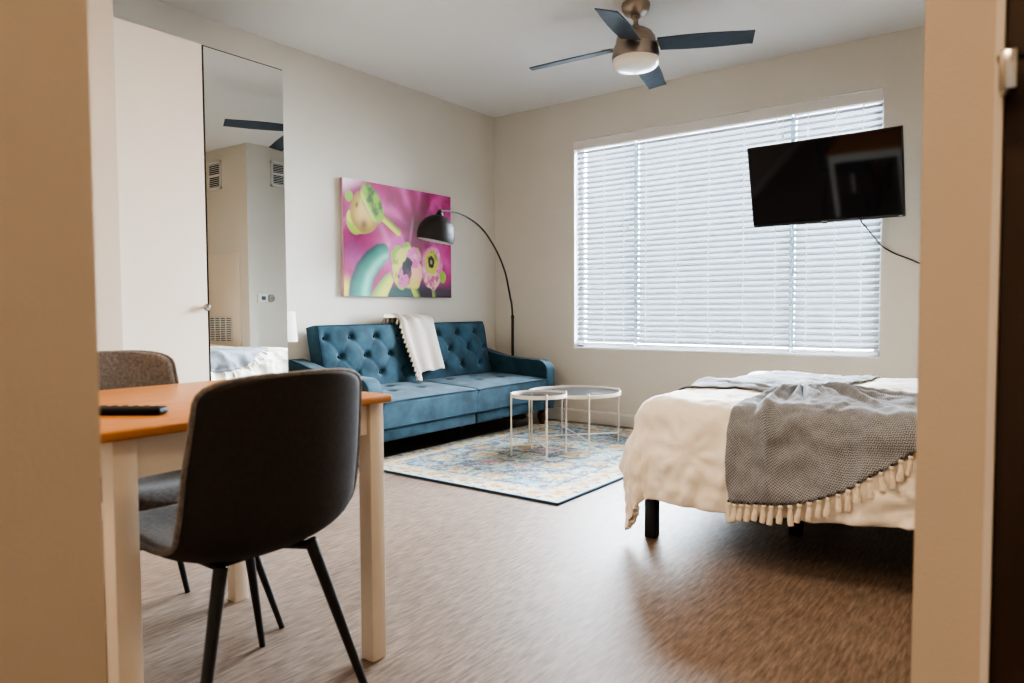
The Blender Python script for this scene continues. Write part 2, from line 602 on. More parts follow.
def fbm(U, V, f, seed, o=4):
    s, a, t = 0, 0.5, 0
    for k in range(o):
        s = s + a * vnoise(U, V, f * 2 ** k, seed + k)
        t += a
        a *= 0.5
    return s / t


def paint_canvas(nu, nv):
    U, V = np.meshgrid(np.linspace(0, 1, nu), np.linspace(0, 1, nv), indexing='ij')   # U left-right, V top-bottom
    X, Y = U * 1.40, V                                                                    # about square units
    n1, n2, n3 = fbm(X, Y, 3, 1), fbm(X, Y, 7, 5), fbm(X, Y, 16, 9)
    C = np.zeros(U.shape + (3,))
    C[:] = srgb(184, 44, 128)
    C = lerp3(C, srgb(212, 100, 172), ss(0.45, 0.75, n1))
    C = lerp3(C, srgb(150, 24, 96), ss(0.55, 0.30, n2) * 0.7)
    # petals fanning from the dark heart
    hx, hy = 0.92, 0.36
    ang = np.arctan2(Y - hy, X - hx)
    rad = np.hypot(X - hx, Y - hy)
    pet = 0.5 + 0.5 * np.sin(ang * 9 + 5 * n1)
    C = lerp3(C, srgb(222, 110, 176), pet ** 3 * ss(0.1, 0.3, rad) * ss(0.75, 0.45, rad) * 0.75)
    C = lerp3(C, srgb(148, 20, 84), (1 - pet) ** 3 * ss(0.08, 0.2, rad) * ss(0.7, 0.4, rad) * 0.7)
    C = lerp3(C, srgb(126, 28, 66), ss(0.30, 0.05, np.hypot((X - hx) * 1.1, (Y - hy) * 0.8) + 0.08 * (n2 - .5)))
    C = lerp3(C, srgb(96, 48, 42), ss(0.13, 0.02, np.hypot((X - hx + .02), (Y - hy + 0.03))) * 0.8)
    # streaks
    for (ax, ay, bx, by, wd) in ((0.80, 0.55, 0.86, 0.24, 0.012), (0.78, 0.62, 0.66, 0.36, 0.010), (1.05, 0.20, 1.16, 0.40, 0.012), (1.22, 0.06, 1.30, 0.34, 0.02), (0.40, 0.30, 0.62, 0.66, 0.03)):
        px, py = bx - ax, by - ay
        tt = np.clip(((X - ax) * px + (Y - ay) * py) / (px * px + py * py), 0, 1)
        dd = np.hypot(X - ax - px * tt, Y - ay - py * tt)
        C = lerp3(C, srgb(236, 150, 204), np.exp(-(dd / (wd * 1.3)) ** 2) * 0.4 * np.sin(np.clip(tt, 0, 1) * PI) ** 0.7)
    # pale top-left corner
    C = lerp3(C, srgb(240, 226, 232), ss(0.30, 0.02, X * 0.9 + Y * 1.6 + 0.1 * (n1 - 0.5)))
    # soft violet at the left and right
    C = lerp3(C, srgb(176, 90, 160), ss(0.25, 0.0, np.hypot(X - 0.1, (Y - 0.62) * 1.2)) * 0.6)
    # yellow bottom-left and dark bottom band
    C = lerp3(C, srgb(226, 206, 96), ss(0.12, 0.02, np.hypot((X - 0.02) * 1.0, (Y - 0.97) * 0.6)))
    C = lerp3(C, srgb(36, 50, 56), ss(0.80, 0.95, Y + 0.12 * (n1 - 0.5)) * ss(0.55, 0.8, X) * 0.9)
    C = lerp3(C, srgb(20, 74, 70), ss(0.84, 0.95, Y + 0.06 * (n1 - 0.5)) * ss(0.3, 0.5, X) * ss(0.95, 0.75, X))

    def curve(pts, wid, colf):
        nonlocal C
        best = np.full(U.shape, 9.0)
        side = np.zeros(U.shape)
        prm = np.zeros(U.shape)
        for i in range(len(pts) - 1):
            (ax, ay), (bx, by) = pts[i], pts[i + 1]
            px, py = bx - ax, by - ay
            L2 = px * px + py * py
            tt = np.clip(((X - ax) * px + (Y - ay) * py) / L2, 0, 1)
            dd = np.hypot(X - ax - px * tt, Y - ay - py * tt)
            sd = ((X - ax) * py - (Y - ay) * px) / math.sqrt(L2)
            k = dd < best
            best = np.where(k, dd, best)
            side = np.where(k, sd, side)
            prm = np.where(k, (i + tt) / (len(pts) - 1), prm)
        wd = np.interp(prm, [0, 1], wid)
        msk = ss(1.1, 0.85, best / wd)
        C = lerp3(C, colf(side / wd, prm), msk)

    def teal(s, p):
        base = lerp3(np.broadcast_to(srgb(36, 140, 122), U.shape + (3,)).copy(), srgb(14, 84, 82), ss(0.1, 1.0, s))
        return lerp3(base, srgb(150, 214, 196), np.exp(-((s + 0.45) / 0.35) ** 2) * 0.75)
    # light green blade, then the broad teal leaf
    curve([(0.40, 1.02), (0.46, 0.93), (0.52, 0.86), (0.56, 0.82)], (0.09, 0.05), lambda s, p: lerp3(np.broadcast_to(srgb(214, 214, 104), U.shape + (3,)).copy(), srgb(120, 170, 80), ss(-0.2, 1, s)))
    curve([(0.17, 1.08), (0.185, 0.92), (0.24, 0.79), (0.33, 0.69), (0.43, 0.62), (0.46, 0.61)], (0.14, 0.09), teal)
    # dusk petal over the leaf end
    C = lerp3(C, srgb(196, 84, 156), ss(1.0, 0.8, np.hypot((X - 0.66) / 0.15, (Y - 0.66) / 0.24) + 0.2 * (n2 - 0.5)) * 0.95)

    def stem(a, b, wd, c1, c2):
        curve([a, b], (wd, wd), lambda s, p: lerp3(np.broadcast_to(srgb(*c1), U.shape + (3,)).copy(), srgb(*c2), ss(-0.3, 0.9, s)))

    def ell(cx, cy, rx, ry, rot=0.0, wob=0.0, seed=0, edge=0.08):
        dx, dy = X - cx, Y - cy
        ca, sa = math.cos(rot), math.sin(rot)
        a, b = dx * ca + dy * sa, -dx * sa + dy * ca
        th = np.arctan2(b / ry, a / rx)
        r = np.hypot(a / rx, b / ry)
        if wob:
            r = r / (1 + wob * np.sin(th * 5 + seed) + wob * 0.6 * np.sin(th * 8 + seed * 2.3))
        return ss(1 + edge, 1 - edge, r), a / rx, b / ry, r
    # stems of the three buds
    stem((0.44, 0.28), (0.66, 0.41), 0.034, (206, 206, 74), (128, 150, 40))
    stem((0.80, 0.82), (0.92, 1.02), 0.042, (176, 190, 80), (90, 120, 40))
    stem((1.12, 0.82), (1.15, 1.02), 0.03, (150, 160, 90), (90, 110, 60))
    # bud 1
    X, Y = X + 0.03, Y - 0.03
    for (cx, cy, rx, ry, rot, c) in ((0.10, 0.12, 0.045, 0.05, 0.5, (150, 186, 70)), (0.15, 0.35, 0.075, 0.10, -0.6, (176, 200, 70)), (0.13, 0.29, 0.06, 0.06, 0.2, (210, 214, 110)), (0.27, 0.37, 0.13, 0.055, -0.2, (190, 200, 80))):
        m, a, b, r = ell(cx, cy, rx, ry, rot)
        C = lerp3(C, srgb(*c), m)
    m, a, b, r = ell(0.285, 0.235, 0.175, 0.185, 0.3, 0.02, 1)
    col = lerp3(np.broadcast_to(srgb(228, 204, 110), U.shape + (3,)).copy(), srgb(176, 150, 60), ss(0.2, 1.0, r))
    col = lerp3(col, srgb(232, 196, 150), np.exp(-((a + 0.1) / 0.35) ** 2 - ((b - 0.1) / 0.6) ** 2) * 0.8)
    col = lerp3(col, srgb(120, 84, 60), np.exp(-((a - 0.1) / 0.22) ** 2 - ((b - 0.62) / 0.25) ** 2) * 0.8)
    col = lerp3(col, srgb(60, 50, 30), np.exp(-((a + 0.62) / 0.08) ** 2 - ((b + 0.1) / 0.14) ** 2) * 0.9)
    C = lerp3(C, col, m)
    m, a, b, r = ell(0.37, 0.15, 0.105, 0.185, -0.6, 0.0, 2)
    col = lerp3(np.broadcast_to(srgb(150, 186, 62), U.shape + (3,)).copy(), srgb(78, 116, 36), ss(0.35, 0.75, n3))
    col = lerp3(col, srgb(206, 216, 130), np.exp(-((a + 0.7) / 0.25) ** 2))
    C = lerp3(C, col, m)
    # flower 2
    X, Y = X + 0.045, Y + 0.075
    for (cx, cy, rx, ry, rot, c) in ((0.72, 0.67, 0.08, 0.10, 0.5, (150, 180, 70)), (0.845, 0.59, 0.06, 0.055, 0, (140, 178, 66)), (0.96, 0.66, 0.08, 0.08, 0.3, (160, 176, 84)), (0.73, 0.84, 0.07, 0.13, -0.3, (200, 204, 96)), (0.77, 0.93, 0.06, 0.05, 0, (150, 180, 80)), (0.83, 0.77, 0.155, 0.185, 0, (214, 208, 110))):
        m, a, b, r = ell(cx, cy, rx, ry, rot, 0.05, cx * 9)
        cc = lerp3(np.broadcast_to(srgb(*c), U.shape + (3,)).copy(), srgb(96, 120, 40), ss(0.55, 0.8, n3) * 0.6)
        C = lerp3(C, cc, m)
    m, a, b, r = ell(0.95, 0.83, 0.10, 0.14, 0.15, 0.04, 3)
    C = lerp3(C, lerp3(np.broadcast_to(srgb(236, 190, 160), U.shape + (3,)).copy(), srgb(216, 200, 110), ss(-0.2, 0.9, b)), m)
    m, a, b, r = ell(0.93, 0.68, 0.095, 0.10, 0.3, 0.05, 4)
    C = lerp3(C, lerp3(np.broadcast_to(srgb(222, 120, 178), U.shape + (3,)).copy(), srgb(238, 180, 208), ss(0.4, 0.8, n3)), m)
    m, a, b, r = ell(0.81, 0.85, 0.085, 0.12, 0.4, 0.05, 5)
    C = lerp3(C, lerp3(np.broadcast_to(srgb(206, 120, 160), U.shape + (3,)).copy(), srgb(120, 50, 90), ss(0.45, 0.65, n3)), m)
    m, a, b, r = ell(0.845, 0.76, 0.060, 0.085, 0.5, 0.08, 6)
    C = lerp3(C, lerp3(np.broadcast_to(srgb(40, 20, 34), U.shape + (3,)).copy(), srgb(96, 60, 90), ss(0.5, 0.8, n3)), m)
    # flower 3
    X, Y = X - 0.025, Y - 0.015
    m, a, b, r = ell(1.17, 0.745, 0.150, 0.205, 0, 0.03, 7)
    C = lerp3(C, lerp3(np.broadcast_to(srgb(222, 130, 182), U.shape + (3,)).copy(), srgb(238, 186, 212), ss(0.4, 0.75, n3)), m)
    m, a, b, r = ell(1.32, 0.83, 0.05, 0.06, 0, 0.04, 2)
    C = lerp3(C, srgb(160, 186, 84), m)
    m, a, b, r = ell(1.165, 0.86, 0.11, 0.09, 0, 0.05, 1)
    C = lerp3(C, lerp3(np.broadcast_to(srgb(232, 190, 176), U.shape + (3,)).copy(), srgb(196, 110, 150), ss(0.45, 0.7, n3)), m)
    m, a, b, r = ell(1.16, 0.69, 0.098, 0.115, 0, 0.05, 8)
    C = lerp3(C, lerp3(np.broadcast_to(srgb(206, 200, 96), U.shape + (3,)).copy(), srgb(130, 150, 60), ss(0.5, 0.75, n3)), m)
    m, a, b, r = ell(1.155, 0.69, 0.045, 0.058, 0, 0.05, 9)
    C = lerp3(C, srgb(44, 34, 36), m)
    m, a, b, r = ell(1.155, 0.69, 0.018, 0.022)
    C = lerp3(C, srgb(180, 160, 110), m)
    return np.clip(C, 0, 1) ** 1.18


def color_grid(name, nu, nv, posf, C, mat, parent, sh):
    mb = MB()
    mb.grid([[posf(i / (nu - 1), j / (nv - 1)) for j in range(nv)] for i in range(nu)])
    o = obj(name, mb, mat, parent, 60, sh)
    ca = o.data.color_attributes.new('Col', 'FLOAT_COLOR', 'POINT')
    A = np.ones((nu * nv, 4), np.float32)
    A[:, :3] = C.reshape(-1, 3)
    ca.data.foreach_set('color', A.ravel())
    return o


py0, py1, pz0, pz1 = -1.812, -0.650, 1.072, 1.927
cv = thing('canvas_print', 'pink canvas print of green flower buds hanging on the wall above the sofa', 'painting', (0.0, (py0 + py1) / 2, pz0))
sh = cv.location
obj('stretched_edge', MB().box(0.001, 0.034, py0, py1, pz0, pz1, 0.002, 1), M['canvas_edge'], cv, 30, sh)
color_grid('printed_face', 300, 220, lambda u, v: (0.0346, py0 + u * (py1 - py0), pz1 + v * (pz0 - pz1)), paint_canvas(300, 220), M['paint'], cv, sh)

# ------------------------------------------------------------------ rug
RX0, RX1, RY0, RY1 = 0.68, 2.205, -2.305, -0.150


def paint_rug(nu, nv):
    U, V = np.meshgrid(np.linspace(-1, 1, nu), np.linspace(-1, 1, nv), indexing='ij')
    X, Y = U * 0.76, V * 1.07
    aX, aY = np.abs(X), np.abs(Y)
    w1, w2 = fbm(X + 3, Y + 3, 9, 21), fbm(X + 3, Y + 3, 9, 41)
    wx, wy = aX + 0.07 * (w1 - 0.5), aY + 0.07 * (w2 - 0.5)
    fine = fbm(X + 3, Y + 3, 45, 61, 3)
    fine2 = fbm(X + 5, Y + 2, 26, 81, 3)
    speck = vnoise(X + 5, Y + 5, 85, 99)
    C = np.zeros(U.shape + (3,))
    C[:] = srgb(196, 206, 204)
    C = lerp3(C, srgb(150, 192, 208), ss(0.42, 0.6, fine2) * 0.9)
    C = lerp3(C, srgb(232, 220, 194), ss(0.56, 0.70, fine) * 0.9)
    # rosettes and arabesque lines, mirrored in both axes
    r = np.hypot(wx, wy * 0.72)
    for rr, wd, c, am in ((0.12, 0.030, (46, 92, 138), .8), (0.27, 0.034, (52, 98, 140), .8), (0.315, 0.02, (214, 176, 100), .6), (0.50, 0.036, (44, 84, 130), .8), (0.66, 0.025, (60, 110, 150), .6)):
        k = r + 0.035 * np.sin(np.arctan2(wy, wx) * 12)
        C = lerp3(C, srgb(*c), np.exp(-((k - rr) / wd) ** 2) * am * ss(0.25, 0.5, fine2))
    for (cx, cy, c, s) in ((0, 0, (196, 128, 140), 0.10), (0, 0.22, (216, 168, 76), 0.075), (0.20, 0.05, (214, 166, 80), 0.07), (0.30, 0.36, (220, 176, 96), 0.08), (0.12, 0.52, (206, 130, 130), 0.06),
                           (0.48, 0.18, (214, 168, 84), 0.07), (0.46, 0.62, (226, 182, 96), 0.085), (0.14, 0.80, (220, 174, 90), 0.085), (0.60, 0.42, (206, 140, 124), 0.055), (0.62, 0.84, (216, 164, 80), 0.07), (0.34, 0.92, (204, 138, 130), 0.055),
                           (0.40, 0.80, (120, 172, 196), 0.07), (0.62, 0.64, (60, 108, 150), 0.05), (0.22, 0.66, (66, 116, 156), 0.06)):
        d = np.hypot(wx - cx, wy - cy)
        C = lerp3(C, srgb(*c), np.exp(-(d / s) ** 2) * 0.9 * ss(0.3, 0.52, fine2))
        C = lerp3(C, srgb(44, 86, 130), np.exp(-((d - s * 1.45) / 0.016) ** 2) * 0.7 * ss(0.35, 0.55, fine))
    # leafy scroll border
    e = np.minimum(0.76 - aX, 1.07 - aY) + 0.02 * (w1 - 0.5)
    C = lerp3(C, srgb(230, 216, 186), ss(0.20, 0.15, e) * 0.55)
    C = lerp3(C, srgb(54, 100, 144), np.exp(-((e - 0.20) / 0.012) ** 2) * 0.75 * ss(0.35, 0.5, fine2))
    run = np.where(0.76 - aX < 1.07 - aY, Y, X)
    C = lerp3(C, srgb(218, 170, 84), ss(0.3, 0.75, np.sin(run * 26) * np.exp(-((e - 0.10) / 0.04) ** 2)) * 0.85)
    C = lerp3(C, srgb(196, 116, 120), ss(0.3, 0.75, -np.sin(run * 26) * np.exp(-((e - 0.09) / 0.03) ** 2)) * 0.6)
    C = lerp3(C, srgb(60, 106, 146), ss(0.45, 0.8, np.sin(run * 52 + 1) * np.exp(-((e - 0.045) / 0.02) ** 2)) * 0.7)
    # distressing
    C = lerp3(C, srgb(224, 222, 210), ss(0.62, 0.82, speck) * 0.75)
    C = lerp3(C, srgb(48, 88, 126), ss(0.80, 0.93, vnoise(X + 9, Y + 9, 70, 7)) * 0.7)
    C = lerp3(C, srgb(206, 158, 90), ss(0.84, 0.94, vnoise(X + 2, Y + 7, 60, 17)) * 0.7)
    return np.clip(C, 0, 1) ** 1.75 * 0.85


rg = thing('area_rug', 'blue and cream floral rug with distressed pattern under the coffee tables', 'rug', ((RX0 + RX1) / 2, (RY0 + RY1) / 2, 0))
sh = rg.location
color_grid('rug_pile', 300, 420, lambda u, v: (RX0 + 0.006 + u * (RX1 - RX0 - 0.012), RY0 + 0.006 + v * (RY1 - RY0 - 0.012), 0.0115 + 0.0012 * noise.noise((u * 90, v * 130, 0))), paint_rug(300, 420), M['rug'], rg, sh)
b = MB()
for (a, c, d, e) in ((RX0, RX1, RY0, RY0 + 0.012), (RX0, RX1, RY1 - 0.012, RY1), (RX0, RX0 + 0.012, RY0, RY1), (RX1 - 0.012, RX1, RY0, RY1)):
    b.box(a, c, d, e, 0.0, 0.013, 0.004, 2)
obj('rug_binding', b, M['rugedge'], rg, 40, sh)
obj('rug_backing', MB().box(RX0 + 0.01, RX1 - 0.01, RY0 + 0.01, RY1 - 0.01, 0.0005, 0.0095), M['rugedge'], rg, 0, sh)

# ------------------------------------------------------------------ sofa
SY0, SYM, SY1 = -2.31, -1.270, -0.272          # outer left, centre, outer right
ARM = 0.12
SI0, SI1 = SY0 + ARM, SY1 - ARM
so = thing('sofa', 'blue velvet sofa with button-tufted back and low sloping arms', 'sofa', (0.45, SYM, 0))
sh = so.location


def rounded_pad(c0, eu, ev, en, w_, h_, t_, tufts, nu=56, nv=40, crown=0.018, dip=0.03, edge=0.025, lines=True):
    """a stuffed pad: front face tufted; c0 is the lower-left-back corner, eu/ev/en unit axes"""
    c0, eu, ev, en = Vector(c0), Vector(eu), Vector(ev), Vector(en)
    mb = MB()

    def depth(a, b_):
        x, y = a * w_, b_ * h_
        ex = min(x, w_ - x)
        ey = min(y, h_ - y)
        d = t_ + crown * (1 - (2 * a - 1) ** 4) * (1 - (2 * b_ - 1) ** 4)
        for (tx, ty) in tufts:
            r2 = (x - tx) ** 2 + (y - ty) ** 2
            d -= dip * math.exp(-r2 / (0.024 ** 2)) + dip * 0.34 * math.exp(-r2 / (0.070 ** 2))
        if lines:
            for i in range(len(tufts)):
                for j in range(i):
                    (ax, ay), (bx, by) = tufts[i], tufts[j]
                    if abs(ax - bx) < 0.17 and 0.05 < abs(ay - by) < 0.17:
                        L2 = (bx - ax) ** 2 + (by - ay) ** 2
                        tt = ((x - ax) * (bx - ax) + (y - ay) * (by - ay)) / L2
                        if 0 < tt < 1:
                            dd = math.hypot(x - ax - (bx - ax) * tt, y - ay - (by - ay) * tt)
                            d -= 0.0035 * math.exp(-(dd / 0.012) ** 2)
        for q in (ex, ey):
            if q < edge:
                d -= edge - math.sqrt(max(0, edge ** 2 - (edge - q) ** 2))
        return max(d, 0.02)
    # non-uniform samples, denser at the rim
    us = [0.0, 0.002, 0.006, 0.012] + [0.02 + 0.96 * i / nu for i in range(nu + 1)] + [0.988, 0.994, 0.998, 1.0]
    vs = [0.0, 0.004, 0.012, 0.024] + [0.04 + 0.92 * i / nv for i in range(nv + 1)] + [0.976, 0.988, 0.996, 1.0]
    front = [[c0 + eu * (a * w_) + ev * (b_ * h_) + en * depth(a, b_) for b_ in vs] for a in us]
    mb.grid(front)
    # sides and back
    for row in ([r for r in front][0], front[-1]):
        mb.grid([[p for p in row], [p - en * ((p - c0).dot(en)) for p in row]])
    for k in (0, -1):
        row = [r[k] for r in front]
        mb.grid([[p for p in row], [p - en * ((p - c0).dot(en)) for p in row]])
    a, b2, c, d = c0, c0 + eu * w_, c0 + eu * w_ + ev * h_, c0 + ev * h_
    mb.add([a, b2, c, d], [(0, 1, 2, 3)])
    return mb, (lambda a_, b_: c0 + eu * (a_ * w_) + ev * (b_ * h_) + en * depth(a_, b_))


lean = math.atan2(0.095, 0.44)
ev = Vector((-math.sin(lean), 0, math.cos(lean)))
en = Vector((math.cos(lean), 0, math.sin(lean)))
hw = SYM - SI0
for side in (0, 1):
    ya = SI0 + 0.025 if side == 0 else SYM + 0.002
    wd = hw - 0.027
    c0 = Vector((0.162, ya, 0.345))
    tuft = []
    for r_, (vv, cols) in enumerate(((0.420, (0.17, 0.43, 0.69, 0.93)), (0.285, (0.06, 0.30, 0.56, 0.82)), (0.150, (0.17, 0.43, 0.69, 0.93)))):
        for q in cols:
            q2 = q if side == 1 else 1 - q
            q2 = 1 - q2 if side == 1 else q2
            if 0.05 < q2 < 0.95:
                tuft.append((q2 * wd, vv))
    mb, srf = rounded_pad(c0, (0, 1, 0), ev, en, wd, 0.514, 0.115, tuft, nu=84, nv=52, crown=0.022, dip=0.028)
    bk = obj('backrest', mb, M['velvet'], so, 50, sh)
    for (tx, ty) in tuft:
        p = srf(tx / wd, ty / 0.514) + en * 0.003
        obj('button', MB().lathe([(0.013, -0.004), (0.012, 0.002), (0.006, 0.006), (0, 0.007)], p, 14, mat=Matrix.Rotation(PI / 2 - lean, 3, 'Y')), M['piping'], bk, 60, sh)
    # piping round the front of the back
    loop = []
    for k in range(4):
        a0, b0 = ((0.012, 0.03), (0.988, 0.03), (0.988, 0.982), (0.012, 0.982))[k]
        a1, b1 = ((0.988, 0.03), (0.988, 0.982), (0.012, 0.982), (0.012, 0.03))[k]
        for q in range(16):
            loop.append(srf(a0 + (a1 - a0) * q / 16, b0 + (b1 - b0) * q / 16) + en * 0.001)
    obj('piping', MB().tube(loop + [loop[0]], 0.0045, 6), M['piping'], bk, 60, sh)
    # seat cushion, lying flat: front edge at x = 0.82
    xa, xb = 0.235, 0.835
    c0 = Vector((xa, ya - (0.022 if side == 0 else 0), 0.256))
    wd2 = hw - 0.004
    st = [(wd2 * q, v) for v, qs in ((0.16, (0.2, 0.5, 0.8)), (0.34, (0.35, 0.65))) for q in qs]
    # axes: u = y, v = x, n = z
    mb, srf2 = rounded_pad(c0, (0, 1, 0), (0.9989, 0, -0.0467), (0.0467, 0, 0.9989), wd2, xb - xa, 0.168, st, nu=60, nv=44, crown=0.022, dip=0.026, edge=0.02)
    se = obj('seat_cushion', mb, M['velvet'], so, 50, sh)
    for (tx, ty) in st:
        p = srf2(tx / wd2, ty / (xb - xa)) + Vector((0, 0, 0.002))
        obj('button', MB().lathe([(0.012, -0.004), (0.011, 0.002), (0.006, 0.005), (0, 0.006)], p, 12), M['piping'], se, 60, sh)
    fl = [(0.842, c0.y + 0.012 + (wd2 - 0.024) * k / 20, 0.394 - 0.008 * abs(k / 10 - 1) ** 6) for k in range(21)]
    obj('piping', MB().tube(fl, 0.0045, 6), M['piping'], se, 60, sh)
    bl = [(0.834, c0.y + 0.004 + (wd2 - 0.008) * k / 6, 0.228) for k in range(7)]
    obj('piping', MB().tube(bl, 0.004, 6), M['piping'], se, 60, sh)
    # base rail below the cushion
    obj('base_panel', MB().box(0.12, 0.822, c0.y + 0.002, c0.y + wd2 - 0.002, 0.140, 0.226, 0.012, 3), M['velvet'], so, 40, sh)
# arms: slanted top, rolled front, extruded along y with a soft crown
tops = [(0.06, 0.640), (0.16, 0.622), (0.28, 0.592), (0.40, 0.570), (0.52, 0.558), (0.64, 0.553), (0.74, 0.549)]
pts = spline([(x, 0, z) for x, z in tops], 4)
prof = [(p.x, p.z) for p in pts]
for k in range(1, 9):                       # rounded front
    a = PI / 2 * (1 - k / 8)
    prof.append((0.755 + 0.088 * math.cos(a), 0.461 + 0.088 * math.sin(a)))
prof += [(0.843, 0.40), (0.842, 0.30), (0.838, 0.20), (0.834, 0.148)]
n_ = len(prof)
for (ya, yb, nm) in ((SY0, SI0 - 0.002, 'l'), (SI1 + 0.002, SY1, 'r')):
    mb = MB()
    cx, cz = 0.45, 0.30
    rows = []
    ms = 10
    for k in range(ms + 1):
        a = k / ms
        y = ya + (yb - ya) * (0.5 - 0.5 * math.cos(PI * a))
        # rim softened: shrink the profile at the two faces
        s_ = 0.016 * (1 - math.sqrt(max(0, 1 - abs(2 * a - 1) ** 6))) / 1.0
        rows.append([(x - s_ * (1 if i > len(pts) else 0.1), y, z - (s_ if i < len(pts) + 8 else 0)) for i, (x, z) in enumerate(prof)])
    mb.grid(rows)
    for r_ in (rows[0], rows[-1]):
        f = [(p[0], p[1], p[2]) for p in r_] + [(0.06, r_[0][1], 0.148)]
        mb.add(f, [tuple(range(len(f)))])
    bot = [[(0.06, r_[0][1], 0.148), r_[-1]] for r_ in rows]
    mb.grid(bot)
    mb.grid([[(0.06, r_[0][1], 0.148), r_[0]] for r_ in rows])
    ar = obj('armrest', mb, M['velvet'], so, 55, sh, weld=True)
    for y in (ya + 0.006, yb - 0.006):
        obj('piping', MB().tube([(x - 0.004, y, z - 0.004) for x, z in prof], 0.0042, 6), M['piping'], ar, 60, sh)
leg_prof = [(0.020, 0.0), (0.026, 0.010), (0.024, 0.022), (0.034, 0.045), (0.040, 0.075), (0.036, 0.098), (0.026, 0.110), (0.036, 0.122), (0.036, 0.150)]
for (x, y, z0_) in ((0.76, SY1 - 0.07, 0.013), (0.76, SY0 + 0.07, 0.013), (0.14, SY1 - 0.07, 0.0), (0.14, SY0 + 0.07, 0.0)):
    k = (0.149 - z0_) / 0.15
    obj('leg', MB().lathe([(r_, z0_ + h * k) for r_, h in leg_prof], (x, y, 0), 20), M['cherry'], so, 50, sh)['label'] = 'turned cherry-wood leg'
for (x, y) in ((0.60, -1.20), (0.20, -1.26)):
    obj('centre_leg', MB().box(x - 0.022, x + 0.022, y - 0.022, y + 0.022, 0.0, 0.141, 0.003), M['black'], so, 40, sh)

# cream throw over the sofa back
tw = thing('throw_blanket', 'cream throw with fringe draped over the back of the blue sofa', 'blanket', (0.2, -1.28, 0.45))
sh = tw.location


def throw_pt(u, v):
    """u across (0..1 left to right), v along from behind the back, over the top and down the front"""
    path = [(-0.0, 0.0)]
    yl = -1.455 + 0.065 * v
    yr = -1.050 - 0.02 * v
    y = yl + (yr - yl) * u
    # arc length along section
    s = v
    key = [0.0, 0.22, 0.30, 0.38, 0.46, 1.0]
    xs = [0.012, 0.010, 0.022, 0.092, 0.178, 0.322]
    zs = [0.62, 0.860, 0.886, 0.898, 0.878, 0.500]
    x, z = interp(key, xs, s), interp(key, zs, s)
    bunch = math.exp(-((s - 0.36) / 0.12) ** 2)
    wob = 0.012 * math.sin(u * 14 + 2 * s) * (0.3 + 0.7 * s) + 0.018 * bunch * (math.sin(u * 19) + 1)
    x += wob * 0.75
    z += wob * 0.5 + 0.014 * bunch
    # the left edge rolls up into a thicker fold
    if u < 0.18:
        f = (0.18 - u) / 0.18
        x += 0.012 * math.sin(f * PI)
        z += 0.006 * math.sin(f * PI)
    z += 0.012 * (u - 0.5) * smoothstep(0.8, 1, s)
    return Vector((x + 0.006, y, z))


mb = MB()
nu, nv = 36, 60
mb.grid([[throw_pt(i / nu, j / nv) for j in range(nv + 1)] for i in range(nu + 1)])
cl = obj('cloth', mb, M['cream_throw'], tw, 60, sh)
md = cl.modifiers.new('thick', 'SOLIDIFY')
md.thickness = 0.010
md.offset = 1


def tassel_mb(p, d, ln, r=0.005, dirn=Vector((0, 0, -1))):
    p = Vector(p)
    mb = MB()
    pts_ = [p + dirn * (ln * t) + Vector(d) * (t * t) for t in (0, 0.06, 0.14, 0.22, 0.3, 0.55, 0.8, 1.0)]
    mb.tube(pts_, [r * 0.6, r * 1.2, r * 1.3, r * 0.75, r * 1.0, r * 1.35, r * 1.7, r * 1.5], 8)
    return mb


for k in range(15):                         # fringe along the left edge
    v = 0.28 + 0.70 * k / 14
    p = throw_pt(0.0, v)
    obj('fringe_tassel', tassel_mb(p + Vector((0.012, 0.004, 0)), (0.004, -0.012, 0), 0.045, 0.006), M['fringe'], tw, 60, sh)
for k in range(4):                          # bundle that hangs at the lower left
    p = throw_pt(0.02 + 0.05 * k, 1.0)
    obj('fringe_tassel', tassel_mb(p + Vector((0.006, 0, 0.004)), (0.004, random.uniform(-.005, .005), 0), 0.065, 0.0075), M['fringe'], tw, 60, sh)
for k in range(6):                          # bundle sticking out over the back at upper left
    p = throw_pt(0.03, 0.34 + 0.015 * k)
    obj('fringe_tassel', tassel_mb(p, (0.0, -0.02 - 0.01 * k, 0.01), 0.05 + 0.006 * k, 0.006, Vector((0.1, -0.95, -0.15))), M['fringe'], tw, 60, sh)

# ------------------------------------------------------------------ arc floor lamp
AX, AY = 0.318, -0.155
al = thing('arc_floor_lamp', 'black arc floor lamp with a dome shade reaching over the sofa', 'lamp', (AX, AY, 0))
sh = al.location
obj('base', MB().lathe([(0.11, 0), (0.115, 0.006), (0.115, 0.022), (0.105, 0.028), (0.02, 0.030), (0.018, 0.05), (0, 0.05)], (AX, AY, 0), 36), M['black'], al, 40, sh)
obj('pole', MB().tube([(AX, AY, 0.03), (AX, AY, 0.90)], 0.0125, 14).tube([(AX, AY, 0.895), (AX, AY, 0.915)], 0.0145, 14), M['black'], al, 40, sh)
arcp = spline([(AX, AY, 0.88), (0.319, -0.168, 1.0), (0.323, -0.215, 1.14), (0.329, -0.277, 1.296), (0.342, -0.404, 1.461), (0.361, -0.602, 1.621), (0.381, -0.804, 1.699), (0.400, -1.008, 1.731), (0.418, -1.19, 1.716)], 8)
obj('arc', MB().tube(arcp, [0.0085 - 0.0025 * i / (len(arcp) - 1) for i in range(len(arcp))], 12), M['black'], al, 60, sh)
tiltm = Matrix.Rotation(math.radians(11), 3, Vector((-0.6, 0.8, 0.0)))
SC = Vector((0.422, -1.205, 1.697))
R_ = 0.144
dome = [(0.020, 0.018), (0.020, -0.010)]
